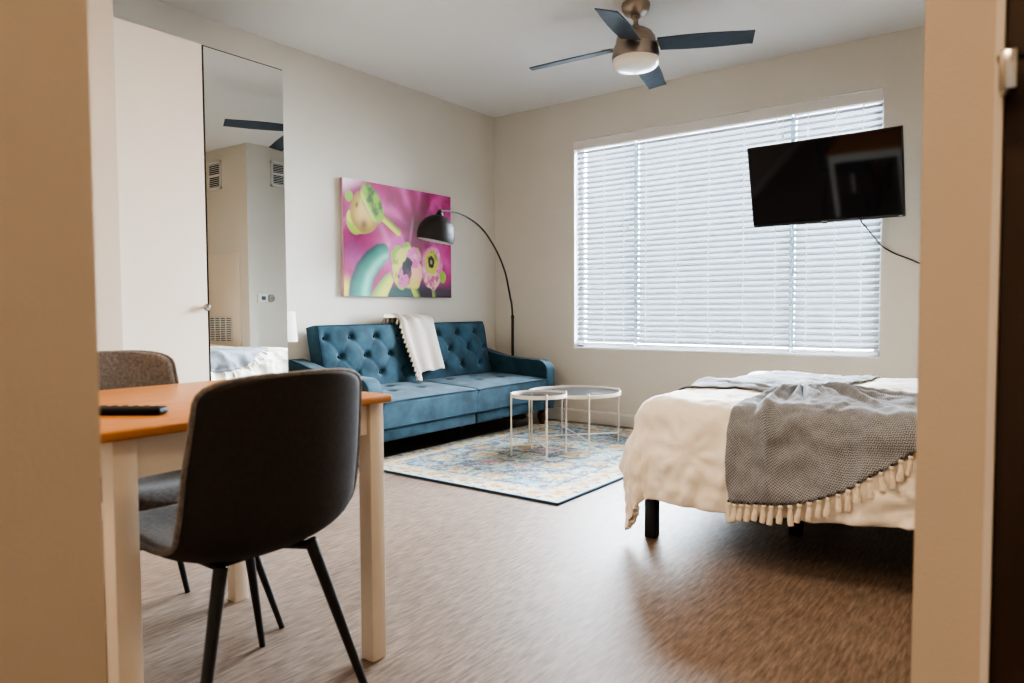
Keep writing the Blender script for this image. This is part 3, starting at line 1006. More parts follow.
for k in range(1, 22):
    a = math.radians(8 + 100 * k / 21)
    dome.append((R_ * math.sin(a), -0.012 - R_ * 1.06 + R_ * 1.06 * math.cos(a)))
inner = [(r_ - 0.003, h - 0.001) for r_, h in reversed(dome[2:])]
sd = obj('shade', MB().lathe([(0.0, 0.018)] + dome, SC, 44, mat=tiltm), M['blackmatte'], al, 60, sh)
obj('shade_lining', MB().lathe(inner, SC, 44, mat=tiltm), M['white_in'], sd, 60, sh)
obj('shade_knuckle', MB().lathe([(0, 0.034), (0.009, 0.032), (0.011, 0.014), (0.026, 0.004), (0.030, -0.014)], SC, 20, mat=tiltm), M['black'], sd, 50, sh)

# ------------------------------------------------------------------ coffee tables
def coffee_table(c, r, z, label, angs, zbar):
    t = thing('coffee_table', label, 'coffee table', (c[0], c[1], 0.0), 0, 'round tray coffee tables on the rug')
    sh = Vector((c[0], c[1], 0))
    obj('tray_top', MB().lathe([(0, z - 0.022), (r - 0.004, z - 0.022), (r - 0.004, z - 0.012), (0, z - 0.012)], (c[0], c[1], 0), 64), M['coffeetop'], t, 40, sh)
    obj('rim', MB().lathe([(r - 0.004, z - 0.024), (r + 0.001, z - 0.024), (r + 0.001, z), (r - 0.003, z), (r - 0.004, z - 0.024)], (c[0], c[1], 0), 64), M['coffee'], t, 40, sh)
    P = []
    for a in angs:
        p = (c[0] + (r + 0.005) * math.cos(a), c[1] + (r + 0.005) * math.sin(a))
        P.append(p)
        obj('leg', MB().tube([(*p, 0.013), (*p, z + 0.008)], 0.0058, 10), M['coffee'], t, 40, sh)
    for i, dz in ((0, 0), (1, 0.010)):
        a, b_ = P[i], P[i + 2]
        obj('cross_bar', MB().tube([(*a, zbar + dz), (*b_, zbar + dz)], 0.0048, 8), M['coffee'], t, 40, sh)
    return t


va_ = math.radians(36.9 + 180)               # direction of the image's left in the room
c_s, c_l = (1.452, -1.383), (1.442, -0.924)
va_ = math.atan2(-(0.6), -(0.8))
coffee_table(c_s, 0.182, 0.418, 'smaller round coffee table with cream wire legs, nearest the camera', [va_ + math.radians(q) for q in (13, 103, 193, 283)], 0.080)
coffee_table(c_l, 0.325, 0.392, 'larger round coffee table with a blue-grey reflecting top, behind the smaller one', [va_ + math.radians(q) for q in (12, 102, 192, 282)], 0.075)

# ------------------------------------------------------------------ ceiling fan
FX, FY = 2.155, -1.395
cf = thing('ceiling_fan', 'four-bladed ceiling fan with nickel housing and white light bowl', 'ceiling fan', (FX, FY, H))
sh = cf.location
obj('canopy', MB().lathe([(0.080, H), (0.082, H - 0.012), (0.078, H - 0.036), (0.064, H - 0.060), (0.036, H - 0.074), (0, H - 0.076)], (FX, FY, 0), 40), M['nickel'], cf, 50, sh)
obj('downrod', MB().lathe([(0.0, 2.675), (0.026, 2.674), (0.028, 2.660), (0.014, 2.648), (0.014, 2.625), (0.024, 2.612), (0.026, 2.59)], (FX, FY, 0), 24), M['nickel'], cf, 50, sh)
obj('motor_housing', MB().lathe([(0.022, 2.600), (0.060, 2.594), (0.094, 2.572), (0.112, 2.545), (0.118, 2.512), (0.118, 2.500), (0.126, 2.496), (0.132, 2.466), (0.137, 2.440), (0.137, 2.420), (0.10, 2.418)], (FX, FY, 0), 48), M['nickel'], cf, 50, sh)
obj('light_bowl', MB().lathe([(0.132, 2.421), (0.134, 2.408), (0.131, 2.388), (0.118, 2.374), (0.085, 2.363), (0.04, 2.358), (0, 2.357)], (FX, FY, 0), 48), M['opal'], cf, 60, sh)
for k in range(4):
    a = math.radians(15 + 90 * k)
    rot = Matrix.Rotation(a, 3, 'Z') @ Matrix.Rotation(math.radians(-13), 3, 'X')
    mb = MB()
    out = []
    L0, L1 = 0.135, 0.665
    n = 22
    for i in range(n + 1):
        t = i / n
        x = L0 + (L1 - L0) * t
        wl = -0.058 - 0.010 * math.sin(PI * min(1, t * 1.1))
        wr = 0.058 + 0.010 * math.sin(PI * min(1, t * 1.1))
        x2 = x - 0.020 * smoothstep(0.9, 1, t)
        out.append((x, wl, x2, wr))
    th = 0.0035
    sag = lambda x: -0.040 * (x - L0) / (L1 - L0)      # the blades droop a little
    rows = [[(x, wl, th + sag(x)), (x2, wr, th + sag(x))] for x, wl, x2, wr in out]
    rows2 = [[(x, wl, -th + sag(x)), (x2, wr, -th + sag(x))] for x, wl, x2, wr in out]
    T = lambda p: rot @ Vector(p) + Vector((FX, FY, 2.493))
    mb.grid([[T(p) for p in r_] for r_ in rows]).grid([[T(p) for p in r_] for r_ in rows2])
    mb.grid([[T(rows[i][0]), T(rows2[i][0])] for i in range(n + 1)]).grid([[T(rows[i][1]), T(rows2[i][1])] for i in range(n + 1)])
    for i in (0, n):
        mb.add([T(rows[i][0]), T(rows[i][1]), T(rows2[i][1]), T(rows2[i][0])], [(0, 1, 2, 3)])
    bl = obj('blade', mb, M['blade'], cf, 40, sh, weld=True)
    m2 = MB().box(0.100, 0.200, -0.030, 0.030, -0.008, -0.002, 0.002)
    m2.v = [tuple(T((x, y, z + 0.011))) for x, y, z in m2.v]
    obj('blade_bracket', m2, M['nickel'], bl, 40, sh)

# ------------------------------------------------------------------ television on its wall arm
TVc = Vector((2.977, -0.498, 1.755))
yaw, tilt, roll = -0.040, 0.268, -0.004
RT = Matrix.Rotation(yaw, 3, 'Z') @ Matrix.Rotation(tilt, 3, 'X') @ Matrix.Rotation(-roll, 3, 'Y')
TW, TH = 0.900, 0.520
tv = thing('television', 'flat black television tilted down in front of the window blinds', 'television', tuple(TVc))


def tvbox(*a, bev=0.0):
    mb = MB().box(*a, bev)
    mb.v = [tuple(RT @ Vector(p)) for p in mb.v]
    return mb


obj('casing', tvbox(-TW / 2, TW / 2, 0.0, 0.030, -TH / 2, TH / 2, bev=0.004), M['bezel'], tv, 40)
obj('rear_housing', tvbox(-TW * 0.36, TW * 0.36, 0.030, 0.062, -TH / 2 + 0.03, TH * 0.12, bev=0.01), M['bezel'], tv, 40)
obj('screen', tvbox(-TW / 2 + 0.007, TW / 2 - 0.007, -0.0012, 0.002, -TH / 2 + 0.015, TH / 2 - 0.007), M['screen'], tv, 0)
obj('logo_mark', tvbox(-0.018, 0.018, -0.0018, 0.001, -TH / 2 + 0.005, -TH / 2 + 0.010), M['red'], tv, 0)
obj('sensor_bump', tvbox(-0.016, 0.016, 0.004, 0.018, -TH / 2 - 0.006, -TH / 2 + 0.001), M['bezel'], tv, 0)
obj('badge', tvbox(TW / 2 - 0.032, TW / 2 - 0.012, -0.0018, 0.001, -TH / 2 + 0.005, -TH / 2 + 0.010), M['red'], tv, 0)
tm = thing('tv_wall_mount', 'black articulated wall arm holding the television from behind', 'tv mount', (3.28, -0.012, 1.75))
sh = tm.location
obj('wall_plate', MB().box(3.240, 3.315, -0.020, -0.0005, 1.64, 1.86, 0.003), M['black'], tm, 40, sh)
bk = TVc + RT @ Vector((0, 0.062, 0.0))
obj('arm', MB().tube([(3.28, -0.02, 1.75), (3.26, -0.17, 1.75)], 0.016, 12).tube([(3.26, -0.17, 1.75), (3.05, -0.33, 1.75)], 0.016, 12).tube([(3.05, -0.33, 1.75), (bk.x, bk.y + 0.012, bk.z)], 0.016, 12), M['black'], tm, 40, sh)
pl = MB().box(-0.11, 0.11, 0.0625, 0.070, -0.11, 0.11, 0.002)
pl.v = [tuple(RT @ Vector(p) + TVc) for p in pl.v]
obj('tilt_plate', pl, M['black'], tm, 40, sh)
cb = TVc + RT @ Vector((0.213, 0.046, -TH / 2 + 0.026))
cable = spline([tuple(cb), (3.197, -0.47, 1.493), (3.203, -0.35, 1.467), (3.217, -0.20, 1.423), (3.241, -0.03, 1.370), (3.314, -0.010, 1.318), (3.389, -0.010, 1.283), (3.463, -0.010, 1.244), (3.60, -0.009, 1.17), (3.70, -0.009, 1.00), (3.73, -0.0095, 0.45)], 8)
tag(obj('power_cord', MB().tube(cable, 0.0042, 8), M['cable'], None, 60), 'thin black cord running from the television down along the wall', 'cord')

# ------------------------------------------------------------------ bed
BX0, BX1, BY0, BY1, BZ = 2.76, 4.80, -2.49, -0.975, 0.565
bd = thing('bed', 'bed on a black metal frame beneath the cream comforter', 'bed', ((BX0 + BX1) / 2, (BY0 + BY1) / 2, 0))
sh = bd.location
fm = MB()
fm.box(BX0, BX1, BY0, BY0 + 0.03, 0.25, 0.29).box(BX0, BX1, BY1 - 0.03, BY1, 0.25, 0.29).box(BX0, BX0 + 0.03, BY0, BY1, 0.25, 0.29).box(BX1 - 0.03, BX1, BY0, BY1, 0.25, 0.29)
fm.box(BX0, BX1, (BY0 + BY1) / 2 - 0.02, (BY0 + BY1) / 2 + 0.02, 0.25, 0.29)
for k in range(10):
    x = BX0 + 0.12 + k * 0.195
    fm.box(x, x + 0.06, BY0, BY1, 0.285, 0.298)
obj('frame', fm, M['black'], bd, 0, sh)
for (x, y) in ((BX0 + 0.025, BY0 + 0.025), (BX0 + 0.025, BY1 - 0.025), (BX1 - 0.025, BY0 + 0.025), (BX1 - 0.025, BY1 - 0.025), (3.27, -2.08), (3.27, -1.4), (4.0, (BY0 + BY1) / 2)):
    obj('leg', MB().box(x - 0.024, x + 0.024, y - 0.024, y + 0.024, 0, 0.252, 0.003), M['black'], bd, 40, sh)
obj('mattress', MB().box(BX0 + 0.03, BX1 - 0.01, BY0 + 0.05, BY1 - 0.02, 0.298, BZ - 0.03, 0.05, 4), M['mattress'], bd, 50, sh)

# cloth lying over the bed: flat coordinates (A, B); beyond the edges it bends down
EX, EYN, EYF = 2.83, -2.425, -1.06          # lines where the top starts to curve
RAD = 0.13


def bedpos(A, B):
    """A along the bed (x), B across (y); returns position of a cloth lying on the bed"""
    da = max(0.0, EX - A)
    dn = max(0.0, EYN - B)
    df = max(0.0, B - EYF)
    db = dn if dn > 0 else df
    sx = -1.0
    sy = -1.0 if dn > 0 else 1.0
    L = math.hypot(da, db)
    x, y, z = max(A, EX), min(max(B, EYN), EYF), BZ + 0.036
    if L > 0:
        if L < RAD * PI / 2:
            h, v = RAD * math.sin(L / RAD), RAD * (1 - math.cos(L / RAD))
        else:
            q = L - RAD * PI / 2
            h, v = RAD + 0.10 * q + 0.03 * math.sin(min(q, 0.35) * 9), RAD + q * 0.985
        x += sx * h * da / L
        y += sy * h * db / L
        z -= v
    return Vector((x, y, z))


def bednrm(A, B, e=0.01):
    a = bedpos(A + e, B) - bedpos(A - e, B)
    b_ = bedpos(A, B + e) - bedpos(A, B - e)
    n = a.cross(b_)
    return n.normalized() if n.length > 1e-9 else Vector((0, 0, 1))


def comf(A, B):
    p, n = bedpos(A, B), bednrm(A, B)
    d = 0.022 * noise.noise((A * 3.2, B * 3.2, 0.3)) + 0.012 * noise.noise((A * 8 + 3, B * 7, 1.7))
    over = max(0, EYN - B, EX - A)
    # drape wrinkles run down the sides
    run = A if (EYN - B) > (EX - A) else B
    d += over * (0.07 * noise.noise((run * 9, over * 3, 5.2)) + 0.035 * noise.noise((run * 20, over * 8 + run * 6, 9.1)))
    d += 0.017 * noise.noise((A * 15, B * 13, 4.4)) * smoothstep(0.0, 0.15, over) + 0.007 * noise.noise((A * 32, B * 28, 2.4))
    # pinched tuck with radiating creases on the near side
    for (ca, cb_) in ((3.80, -2.78), (2.98, -2.70), (4.4, -2.72)):
        r = math.hypot(A - ca, B - cb_)
        th = math.atan2(B - cb_, A - ca)
        d += 0.006 * math.sin(th * 11 + ca * 3) * math.exp(-(r / 0.15) ** 2) * min(1, r / 0.03) - 0.007 * math.exp(-(r / 0.03) ** 2)
    # scalloped puff near the hem
    return p + n * d


mb = MB()
na, nb = 170, 150
A0, A1 = EX - 0.400, 4.79
B0, B1 = EYN - 0.492, EYF + 0.40
rows = []
for i in range(na + 1):
    t = i / na
    A = A0 + (A1 - A0) * t ** 1.25
    row = []
    for j in range(nb + 1):
        q = j / nb
        b0 = B0 + 0.010 * math.sin(A * 7.0) + 0.052 * smoothstep(3.0, 3.7, A) + 0.012 * noise.noise((A * 5, 0, 0))
        row.append(comf(A, b0 + (B1 - b0) * q ** 1.15))
    rows.append(row)
mb.grid(rows)
cm = obj('comforter', mb, M['comforter'], None, 75)
tag(cm, 'puffy cream comforter spread over the bed and hanging down its sides', 'comforter')
md = cm.modifiers.new('thick', 'SOLIDIFY')
md.thickness = 0.028
md.offset = -1

# grey herringbone throw, gathered in the middle
bt = thing('fringed_throw', 'grey herringbone throw with cream tassels gathered across the bed', 'blanket', (3.3, -2.1, BZ + 0.05))
sh = bt.location
GA, GB = 3.285, -2.02
near_hem = [(3.165, -2.862), (3.28, -2.852), (3.42, -2.825), (3.56, -2.765), (3.70, -2.665), (3.82, -2.57), (3.95, -2.48), (4.10, -2.34), (4.22, -2.18)]
near_ctl = [(3.08, -2.28), (3.17, -2.30), (3.28, -2.36), (3.36, -2.34), (3.46, -2.28), (3.56, -2.22), (3.66, -2.16), (3.74, -2.08), (3.78, -1.98)]
near_root = [(3.262, -2.05), (3.27, -2.055), (3.278, -2.06), (3.285, -2.062), (3.293, -2.06), (3.30, -2.05), (3.308, -2.04), (3.312, -2.025), (3.315, -2.01)]
far_hem = [(2.64, -2.12), (2.60, -1.86), (2.65, -1.62), (2.80, -1.42), (2.98, -1.27), (3.14, -1.18), (3.28, -1.12), (3.42, -1.10)]
far_ctl = [(2.98, -2.06), (2.98, -1.95), (3.02, -1.80), (3.10, -1.68), (3.18, -1.58), (3.26, -1.52), (3.34, -1.48), (3.42, -1.46)]
far_root = [(3.262, -2.03), (3.262, -2.02), (3.265, -2.01), (3.27, -2.0), (3.28, -1.995), (3.29, -1.995), (3.30, -2.0), (3.31, -2.01)]


def sample(lst, u):
    xs = [k / (len(lst) - 1) for k in range(len(lst))]
    sp = spline([(a, b_, 0) for a, b_ in lst], 8)
    t = u * (len(sp) - 1)
    i = min(int(t), len(sp) - 2)
    p = sp[i].lerp(sp[i + 1], t - i)
    return p.x, p.y


def fan_pt(u, v, hem, ctl, root, nf, amp, cache={}):
    h, c, r = sample(hem, u), sample(ctl, u), sample(root, u)
    w0, w1, w2 = (1 - v) ** 2, 2 * v * (1 - v), v * v
    A = r[0] * w0 + c[0] * w1 + h[0] * w2
    B = r[1] * w0 + c[1] * w1 + h[1] * w2
    f = abs(math.sin(PI * nf * u + 0.6 * math.sin(3 * u))) ** 0.8
    g = math.exp(-((v - 0.18) / 0.26) ** 2)
    d = 0.010 + amp * f * (g + 0.06 * (1 - v)) + 0.004 * math.exp(-(v / 0.13) ** 2)
    d += 0.036 * math.exp(-((u - 0.13 - 0.05 * v) / 0.030) ** 2) * (1 - 0.55 * v) * smoothstep(0.1, 0.3, v) + 0.026 * math.exp(-((u - 0.66 + 0.05 * v) / 0.030) ** 2) * (1 - 0.8 * v) * smoothstep(0.1, 0.3, v)
    d += 0.010 * noise.noise((u * 6, v * 3, nf)) * smoothstep(0.1, 0.4, v)
    if root is far_root:
        d *= 0.55
    p = comf(A, B)
    return p + bednrm(A, B) * d


def fan(name, hem, ctl, root, nf, amp, nu, nv, umax=1.0):
    mb = MB()
    mb.grid([[fan_pt(i / nu * umax, j / nv, hem, ctl, root, nf, amp) for j in range(nv + 1)] for i in range(nu + 1)])
    o = obj(name, mb, M['weave'], bt, 75, sh)
    uvl = o.data.uv_layers.new(name='UVMap')
    m = nv + 1
    for lp in o.data.loops:
        i, j = divmod(lp.vertex_index, m)
        uvl.data[lp.index].uv = (i / nu * umax * 1.25, j / nv * 0.72)
    s = o.modifiers.new('thick', 'SOLIDIFY')
    s.thickness = 0.006
    s.offset = 1
    return o


fan('near_drape', near_hem, near_ctl, near_root, 8.0, 0.034, 150, 70)
fan('far_drape', far_hem, far_ctl, far_root, 6.0, 0.018, 90, 50)
# extra fold lying along the left edge of the hanging part
nt_ = 32
for k in range(nt_):
    u = 0.004 + 0.86 * k / (nt_ - 1)
    p = fan_pt(u, 1.0, near_hem, near_ctl, near_root, 8.0, 0.034) + Vector((0, -0.009, 0.002))
    ln = random.uniform(0.060, 0.076)
    ho = random.uniform(-0.006, 0.006)
    mb = tassel_mb(p, (ho, -0.004, 0), ln, 0.0070, Vector((random.uniform(-.06, .06), -0.02 if p.z < 0.5 else -0.25, -1)).normalized())
    ts = obj('tassel', mb, M['fringe'], bt, 60, sh)
    obj('knot', MB().lathe([(0, 0.005), (0.0045, 0.003), (0.0055, 0), (0.0045, -0.003), (0, -0.005)], p + Vector((0, -0.002, 0.004)), 10), M['knot'], ts, 60, sh)
for k in range(22):
    u = k / 21
    p = fan_pt(u, 1.0, far_hem, far_ctl, far_root, 6.0, 0.018)
    q = fan_pt(u, 0.94, far_hem, far_ctl, far_root, 6.0, 0.018)
    dd = (p - q).normalized()
    dd.z = min(dd.z, 0.0) - 0.10
    obj('tassel', tassel_mb(p + Vector((0, 0, 0.004)), (0, 0, -0.01), 0.06, 0.0055, dd.normalized()), M['fringe'], bt, 60, sh)

# ------------------------------------------------------------------ dining table, chairs, remote
TX0, TX1, TY0, TY1, TZ = 1.905, 2.677, -4.615, -3.848, 0.737
dt = thing('dining_table', 'small square dining table with honey wood top and cream legs', 'table', ((TX0 + TX1) / 2, (TY0 + TY1) / 2, 0))
sh = dt.location
obj('tabletop', MB().box(TX0, TX1, TY0, TY1, TZ - 0.022, TZ, 0.006, 3), M['top'], dt, 50, sh)['label'] = 'honey-brown wooden top'
LG = 0.049
lx = (TX0 + 0.025, TX1 - 0.030 - LG)
ly = (TY0 + 0.052, TY1 - 0.006 - LG)
for x in lx:
    for y in ly:
        mb = MB()
        mb.box(x, x + LG, y, y + LG, 0, TZ - 0.0225, 0.003, 2)
        obj('leg', mb, M['cream_paint'], dt, 40, sh)
for y in (ly[0] + 0.012, ly[1] + LG - 0.032):
    obj('apron', MB().box(lx[0] + LG, lx[1], y, y + 0.020, TZ - 0.108, TZ - 0.0225), M['cream_paint'], dt, 0, sh)
for x in (lx[0] + 0.012, lx[1] + LG - 0.032):
    obj('apron', MB().box(x, x + 0.020, ly[0] + LG, ly[1], TZ - 0.108, TZ - 0.0225), M['cream_paint'], dt, 0, sh)

rm = thing('remote_control', 'black remote control lying on the dining table', 'remote', (2.462, -4.460, TZ), math.radians(36.0))
obj('body', MB().box(-0.095, 0.095, -0.022, 0.022, 0.0005, 0.017, 0.006, 3), M['remote'], rm, 50)
for i in range(6):
    for j in range(3):
        x, y = -0.070 + i * 0.024, -0.011 + j * 0.011
        obj('button', MB().box(x - 0.006, x + 0.006, y - 0.0035, y + 0.0035, 0.0165, 0.0186, 0.001, 1), M['button'], rm, 40)
obj('button', MB().lathe([(0.010, 0.0165), (0.010, 0.0185), (0, 0.0187)], (0.076, 0, 0), 16), M['button'], rm, 40)


def make_chair(label):
    t = thing('dining_chair', label, 'chair', (0, 0, 0), 0, 'upholstered dining chairs')
    # centre line: from the top of the back, down and forward over the seat (front faces +x)
    cl_ = spline([(-0.292, 0, 0.835), (-0.283, 0, 0.755), (-0.273, 0, 0.670), (-0.261, 0, 0.590), (-0.247, 0, 0.525), (-0.216, 0, 0.474), (-0.158, 0, 0.446), (-0.07, 0, 0.438), (0.05, 0, 0.445), (0.16, 0, 0.462), (0.215, 0, 0.460), (0.238, 0, 0.440)], 6)
    ln = [0.0]
    for a, b_ in zip(cl_, cl_[1:]):
        ln.append(ln[-1] + (b_ - a).length)
    tot = ln[-1]

    def at(s):
        x = interp(ln, [p.x for p in cl_], s)
        z = interp(ln, [p.z for p in cl_], s)
        return Vector((x, 0, z))

    def half(s):
        base = interp([0, 0.10, 0.20, 0.32, 0.42, 0.52, 0.62, 0.75, tot], [0.198, 0.206, 0.214, 0.217, 0.214, 0.210, 0.210, 0.214, 0.200], s)
        c = 0.060
        f = 1.0
        if s < c:
            f = (1 - (1 - s / c) ** 3.0) ** (1 / 3.0)
        c2 = 0.09
        if s > tot - c2:
            f = min(f, (1 - max(0, (s - (tot - c2)) / c2) ** 2.6) ** (1 / 2.6))
        return base * max(f, 0.02)
    ss_ = [0, 0.0015, 0.004, 0.009, 0.016, 0.026, 0.038, 0.052, 0.070] + [0.09 + (tot - 0.18) * k / 44 for k in range(45)] + [tot - q for q in (0.070, 0.052, 0.038, 0.026, 0.016, 0.009, 0.004, 0.0015, 0)]
    n = 28

    def surf(off):
        rows = []
        for s in ss_:
            p = at(s)
            tg = (at(min(tot, s + 0.012)) - at(max(0, s - 0.012))).normalized()
            nm = Vector((-tg.z, 0, tg.x))       # towards the sitter
            if nm.x < 0 and nm.z < 0:
                nm = -nm
            h = half(s)
            seat = smoothstep(0.30, 0.50, s)
            cup = (0.050 * (1 - seat) + 0.040 * seat) * (1 - 0.75 * smoothstep(0.66, tot, s))
            row = []
            for k in range(n + 1):
                t_ = -1 + 2 * k / n
                y = h * t_
                lift = cup * (abs(y) / 0.21) ** 2.4
                rim = off * math.sqrt(max(0.0, 1 - abs(t_) ** 8))
                row.append(p + Vector((0, y, 0)) + nm * (lift + rim))
            rows.append(row)
        return rows
    mid, inn, out = surf(0.0), surf(0.020), surf(-0.014)
    shell = MB().grid(out).grid(mid)
    obj('seat_shell', shell, M['chairback'], t, 60, weld=True)['label'] = 'dark outer shell of seat and back'
    pad = MB().grid(inn).grid([[p + Vector((0, 0, 0.0004)) for p in r_] for r_ in mid])
    obj('seat_pad', pad, M['chairgrey'], t, 60)['label'] = 'grey upholstered inner face'
    # rounded seam between the two
    edge = [r_[0] for r_ in mid] + [r_[-1] for r_ in reversed(mid)]
    obj('edge_welt', MB().tube(edge + [edge[0]], 0.006, 8), M['chairgrey'], t, 60)
    # undercarriage
    uf = MB().box(-0.12, 0.12, -0.10, 0.10, 0.412, 0.424, 0.003)
    for xa, ya in ((-0.165, 0.112), (0.172, 0.152)):
        for sy in (-1, 1):
            uf.tube([(xa * 0.55, 0.07 * sy, 0.419), (xa, ya * sy, 0.420)], 0.011, 8)
    obj('underframe', uf, M['black'], t, 50)
    for xa, ya, xb, yb in ((-0.165, 0.112, -0.240, 0.230), (0.172, 0.152, 0.258, 0.258)):
        for sy in (-1, 1):
            obj('leg', MB().tube([(xa, ya * sy, 0.432), ((xa + xb) / 2, (ya + yb) / 2 * sy, 0.216), (xb, yb * sy, 0.0)], [0.0150, 0.0118, 0.0085], 14), M['black'], t, 50)
    return t


ch = make_chair('dark-backed dining chair seen from behind, nearest the camera')
ch.location = (2.572, -4.283, 0)
ch.rotation_euler = (0, 0, PI)
ch2 = copy_tree(ch)
ch2.location = (2.000, -4.178, 0)
ch2.rotation_euler = (0, 0, 0)
ch2['label'] = 'grey dining chair facing the camera on the far side of the table'

# ------------------------------------------------------------------ bedside lamp by the wardrobe (only its shade shows past the mirror)
nt = thing('side_table', 'small wooden side table tucked between wardrobe and sofa', 'side table', (0.25, -2.505, 0))
sh = nt.location
obj('top', MB().box(0.08, 0.42, -2.665, -2.335, 0.430, 0.450, 0.004), M['sidewood'], nt, 40, sh)
for x in (0.10, 0.37):
    for y in (-2.645, -2.385):
        obj('leg', MB().box(x, x + 0.03, y, y + 0.03, 0, 0.4305), M['sidewood'], nt, 0, sh)
tl = thing('table_lamp', 'lamp with a white drum shade beside the mirror, left of the sofa', 'lamp', (0.25, -2.515, 0.450))
sh = tl.location
obj('lamp_base', MB().lathe([(0.06, 0.4503), (0.062, 0.462), (0.03, 0.475), (0.018, 0.52), (0.022, 0.60), (0.014, 0.68), (0.008, 0.72), (0.008, 0.86)], (0.25, -2.515, 0), 24), M['nickel'], tl, 50, sh)
obj('lamp_shade', MB().lathe([(0.1130, 0.772), (0.1000, 0.962), (0.0985, 0.962), (0.1115, 0.772), (0.1130, 0.772)], (0.25, -2.515, 0), 40), M['lampshade'], tl, 50, sh)

# ------------------------------------------------------------------ fittings on the corner wall (seen in the mirror)
def vent(label, face, a0, a1, z0, z1):
    """wall register with two stacked louvred openings"""
    mb, dk, lv = MB(), MB(), MB()
    f = 0.028
    zm = (z0 + z1) / 2

    def bx(m, a, b_, c, d, e, g):       # a..b along wall, c..d out of the wall, e..g height
        if face == 'y':
            m.box(a, b_, -0.85 - d, -0.85 - c, e, g)
        else:
            m.box(3.86 - d, 3.86 - c, a, b_, e, g)
    for (p, q, r_, s_) in ((a0, a1, z0, z0 + f), (a0, a1, z1 - f, z1), (a0, a0 + f, z0, z1), (a1 - f, a1, z0, z1), (a0, a1, zm - f / 2, zm + f / 2)):
        bx(mb, p, q, 0, 0.012, r_, s_)
    bx(dk, a0 + f, a1 - f, 0.0006, 0.002, z0 + f, z1 - f)
    n = 12
    for k in range(n):
        z = z0 + f + (z1 - z0 - 2 * f) * (k + 0.5) / n
        bx(lv, a0 + f, a1 - f, 0.004, 0.009, z - 0.003, z + 0.003)
    c = ((a0 + a1) / 2, -0.85, z0) if face == 'y' else (3.86, (a0 + a1) / 2, z0)
    t = thing('air_vent', label, 'vent', c, 0, 'white wall registers seen in the mirror')
    obj('frame', mb, M['plastic'], t, 0, c)
    obj('backing', dk, M['ventdark'], t, 0, c)
    obj('louvres', lv, M['plastic'], t, 0, c)


vent('white wall vent on the warm-lit wall, left one in the mirror', 'y', 4.335, 4.60, 2.305, 2.615)
vent('white wall vent on the grey-lit wall, right one in the mirror', 'x', -0.56, -0.37, 2.325, 2.60)
pn = thing('access_panel', 'white utility closet panel with a grille, reflected in the mirror', 'panel', (4.42, -0.85, 0.35))
sh = pn.location
obj('panel_door', MB().box(4.01, 4.83, -0.872, -0.8505, 0.30, 1.60, 0.003), M['ward'], pn, 40, sh)
g = MB()
for k in range(14):
    z = 0.63 + k * 0.020
    g.box(4.16, 4.60, -0.880, -0.872, z, z + 0.009)
for x in (4.16, 4.27, 4.38, 4.49, 4.594):
    g.box(x, x + 0.006, -0.881, -0.872, 0.63, 0.90)
obj('grille', g, M['plastic'], pn, 0, sh)
obj('grille_backing', MB().box(4.16, 4.60, -0.8735, -0.8715, 0.628, 0.902), M['display'], pn, 0, sh)
th = thing('thermostat', 'white rectangular thermostat reflected in the mirror', 'thermostat', (3.86, -0.69, 1.06))
sh = th.location
obj('housing', MB().box(3.835, 3.8595, -0.755, -0.635, 1.06, 1.15, 0.004), M['plastic'], th, 40, sh)
obj('display', MB().box(3.8335, 3.836, -0.715, -0.665, 1.085, 1.125), M['display'], th, 0, sh)
dl = thing('wall_sensor', 'small oval metal wall control right of the thermostat in the mirror', 'wall control', (3.86, -0.585, 1.105))
m9 = Matrix.Rotation(-PI / 2, 3, 'Y')
sh = dl.location
obj('bezel', MB().lathe([(0.042, 0.0005), (0.042, 0.016), (0.036, 0.020), (0, 0.021)], (3.86, -0.585, 1.105), 28, mat=m9), M['nickel'], dl, 40, sh)
obj('knob', MB().lathe([(0.016, 0.020), (0.015, 0.034), (0, 0.035)], (3.86, -0.585, 1.105), 20, mat=m9), M['chrome'], dl, 40, sh)

# ------------------------------------------------------------------ entry door at the right edge
struct('trim_3', MB().box(4.0355, 4.0445, -4.112, -4.02, 0, 2.1), M['base'])     # pale door jamb
dr = struct('door_1', MB().box(4.045, 4.88, -4.085, -4.04, 0.01, 2.1), M['door'])
gd = MB().box(4.041, 4.060, -4.155, -4.113, 1.222, 1.270, 0.003)
obj('latch_plate', gd, M['chrome'], dr, 40)
obj('latch_bar', MB().tube([(4.040, -4.140, 1.262), (4.10, -4.150, 1.264), (4.16, -4.140, 1.262)], 0.006, 10), M['black'], dr, 50)

# ------------------------------------------------------------------ light
W = bpy.data.worlds.new('daylight')
scene.world = W
W.use_nodes = True
bg = W.node_tree.nodes['Background']
sky = W.node_tree.nodes.new('ShaderNodeTexSky')
sky.sky_type = 'HOSEK_WILKIE'
sky.turbidity = 6
sky.sun_direction = (0.3, -0.6, 0.7)
mix = W.node_tree.nodes.new('ShaderNodeMix')
mix.data_type = 'RGBA'
mix.inputs['Factor'].default_value = 0.65
mix.inputs[7].default_value = (0.86, 0.93, 1.0, 1)
W.node_tree.links.new(sky.outputs[0], mix.inputs[6])
W.node_tree.links.new(mix.outputs[2], bg.inputs[0])
bg.inputs[1].default_value = 2.0


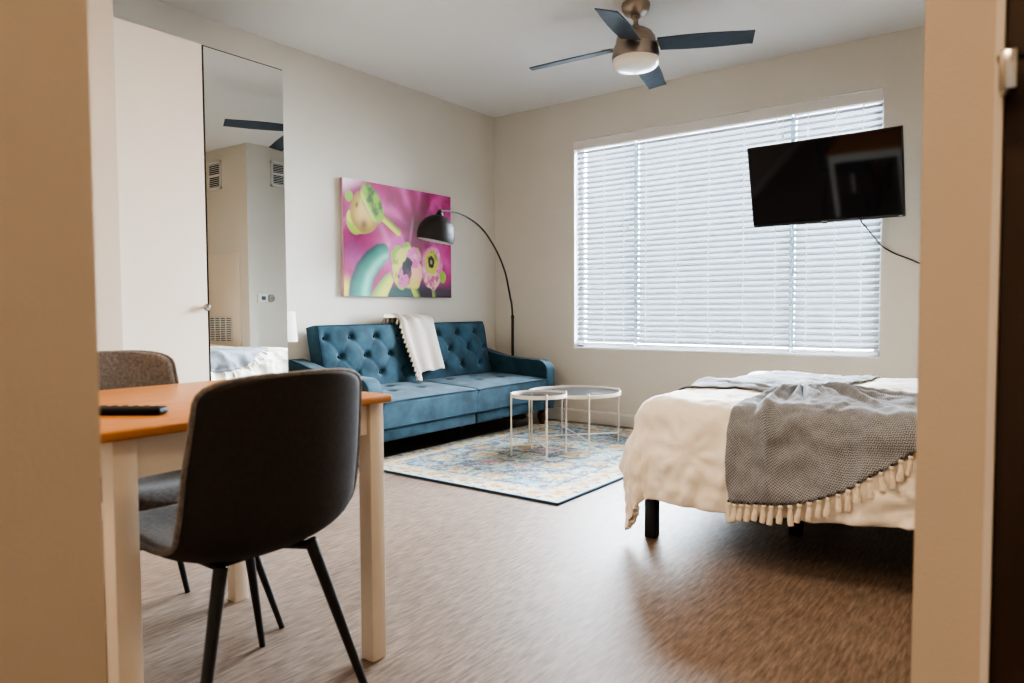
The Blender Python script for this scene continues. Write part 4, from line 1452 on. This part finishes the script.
def area(name, loc, rot, sx, sy, e, col):
    l = bpy.data.lights.new(name, 'AREA')
    l.shape = 'RECTANGLE'
    l.size, l.size_y = sx, sy
    l.energy = e
    l.color = col
    o = bpy.data.objects.new(name, l)
    o.location = loc
    o.rotation_euler = rot
    COL.objects.link(o)
    return o


area('window_daylight', (2.045, 0.42, 1.62), (math.radians(-90 - 8), 0, 0), 2.7, 2.1, 1800, (0.86, 0.94, 1.0))
area('hall_downlight', (3.85, -5.9, H - 0.03), (0, 0, 0), 0.35, 0.35, 20, (1.0, 0.70, 0.45))
area('kitchen_downlight', (1.95, -5.35, H - 0.03), (0, 0, 0), 0.5, 0.5, 36, (1.0, 0.68, 0.42))
area('room_fill', (2.3, -3.45, H - 0.02), (0, 0, 0), 0.9, 0.6, 16, (1.0, 0.90, 0.78))  # unseen fill added to lift the whole room, no fixture stands for it
area('bed_corner_fill', (4.3, -3.55, H - 0.03), (0, 0, 0), 0.3, 0.3, 16, (1.0, 0.74, 0.46))  # added warm fill out of view, brightens the corner wall and bed side

# ------------------------------------------------------------------ camera
p_ = [1.0086, 0.0446, -0.0048, 0.6444, 4.0898, -5.1846, 0.9641]
f_, pit, rol, yw = p_[0] * 700, p_[1], p_[2], p_[3]
fw = Vector((-math.sin(yw) * math.cos(pit), math.cos(yw) * math.cos(pit), -math.sin(pit)))
rt = Vector((math.cos(yw), math.sin(yw), 0))
up = rt.cross(fw)
r2 = rt * math.cos(rol) + up * math.sin(rol)
u2 = -rt * math.sin(rol) + up * math.cos(rol)
cam = bpy.data.cameras.new('camera')
cam.sensor_width = 36
cam.lens = f_ * 36 / 1024
cam.clip_start = 0.02
cam.dof.use_dof = True
cam.dof.focus_distance = 5.0
cam.dof.aperture_fstop = 4.0
co = bpy.data.objects.new('camera', cam)
mw = Matrix(((r2.x, u2.x, -fw.x, p_[4]), (r2.y, u2.y, -fw.y, p_[5]), (r2.z, u2.z, -fw.z, p_[6]), (0, 0, 0, 1)))
co.matrix_world = mw
COL.objects.link(co)
scene.camera = co

scene.view_settings.view_transform = 'AgX'
scene.view_settings.look = 'AgX - High Contrast'
scene.view_settings.exposure = 0.12
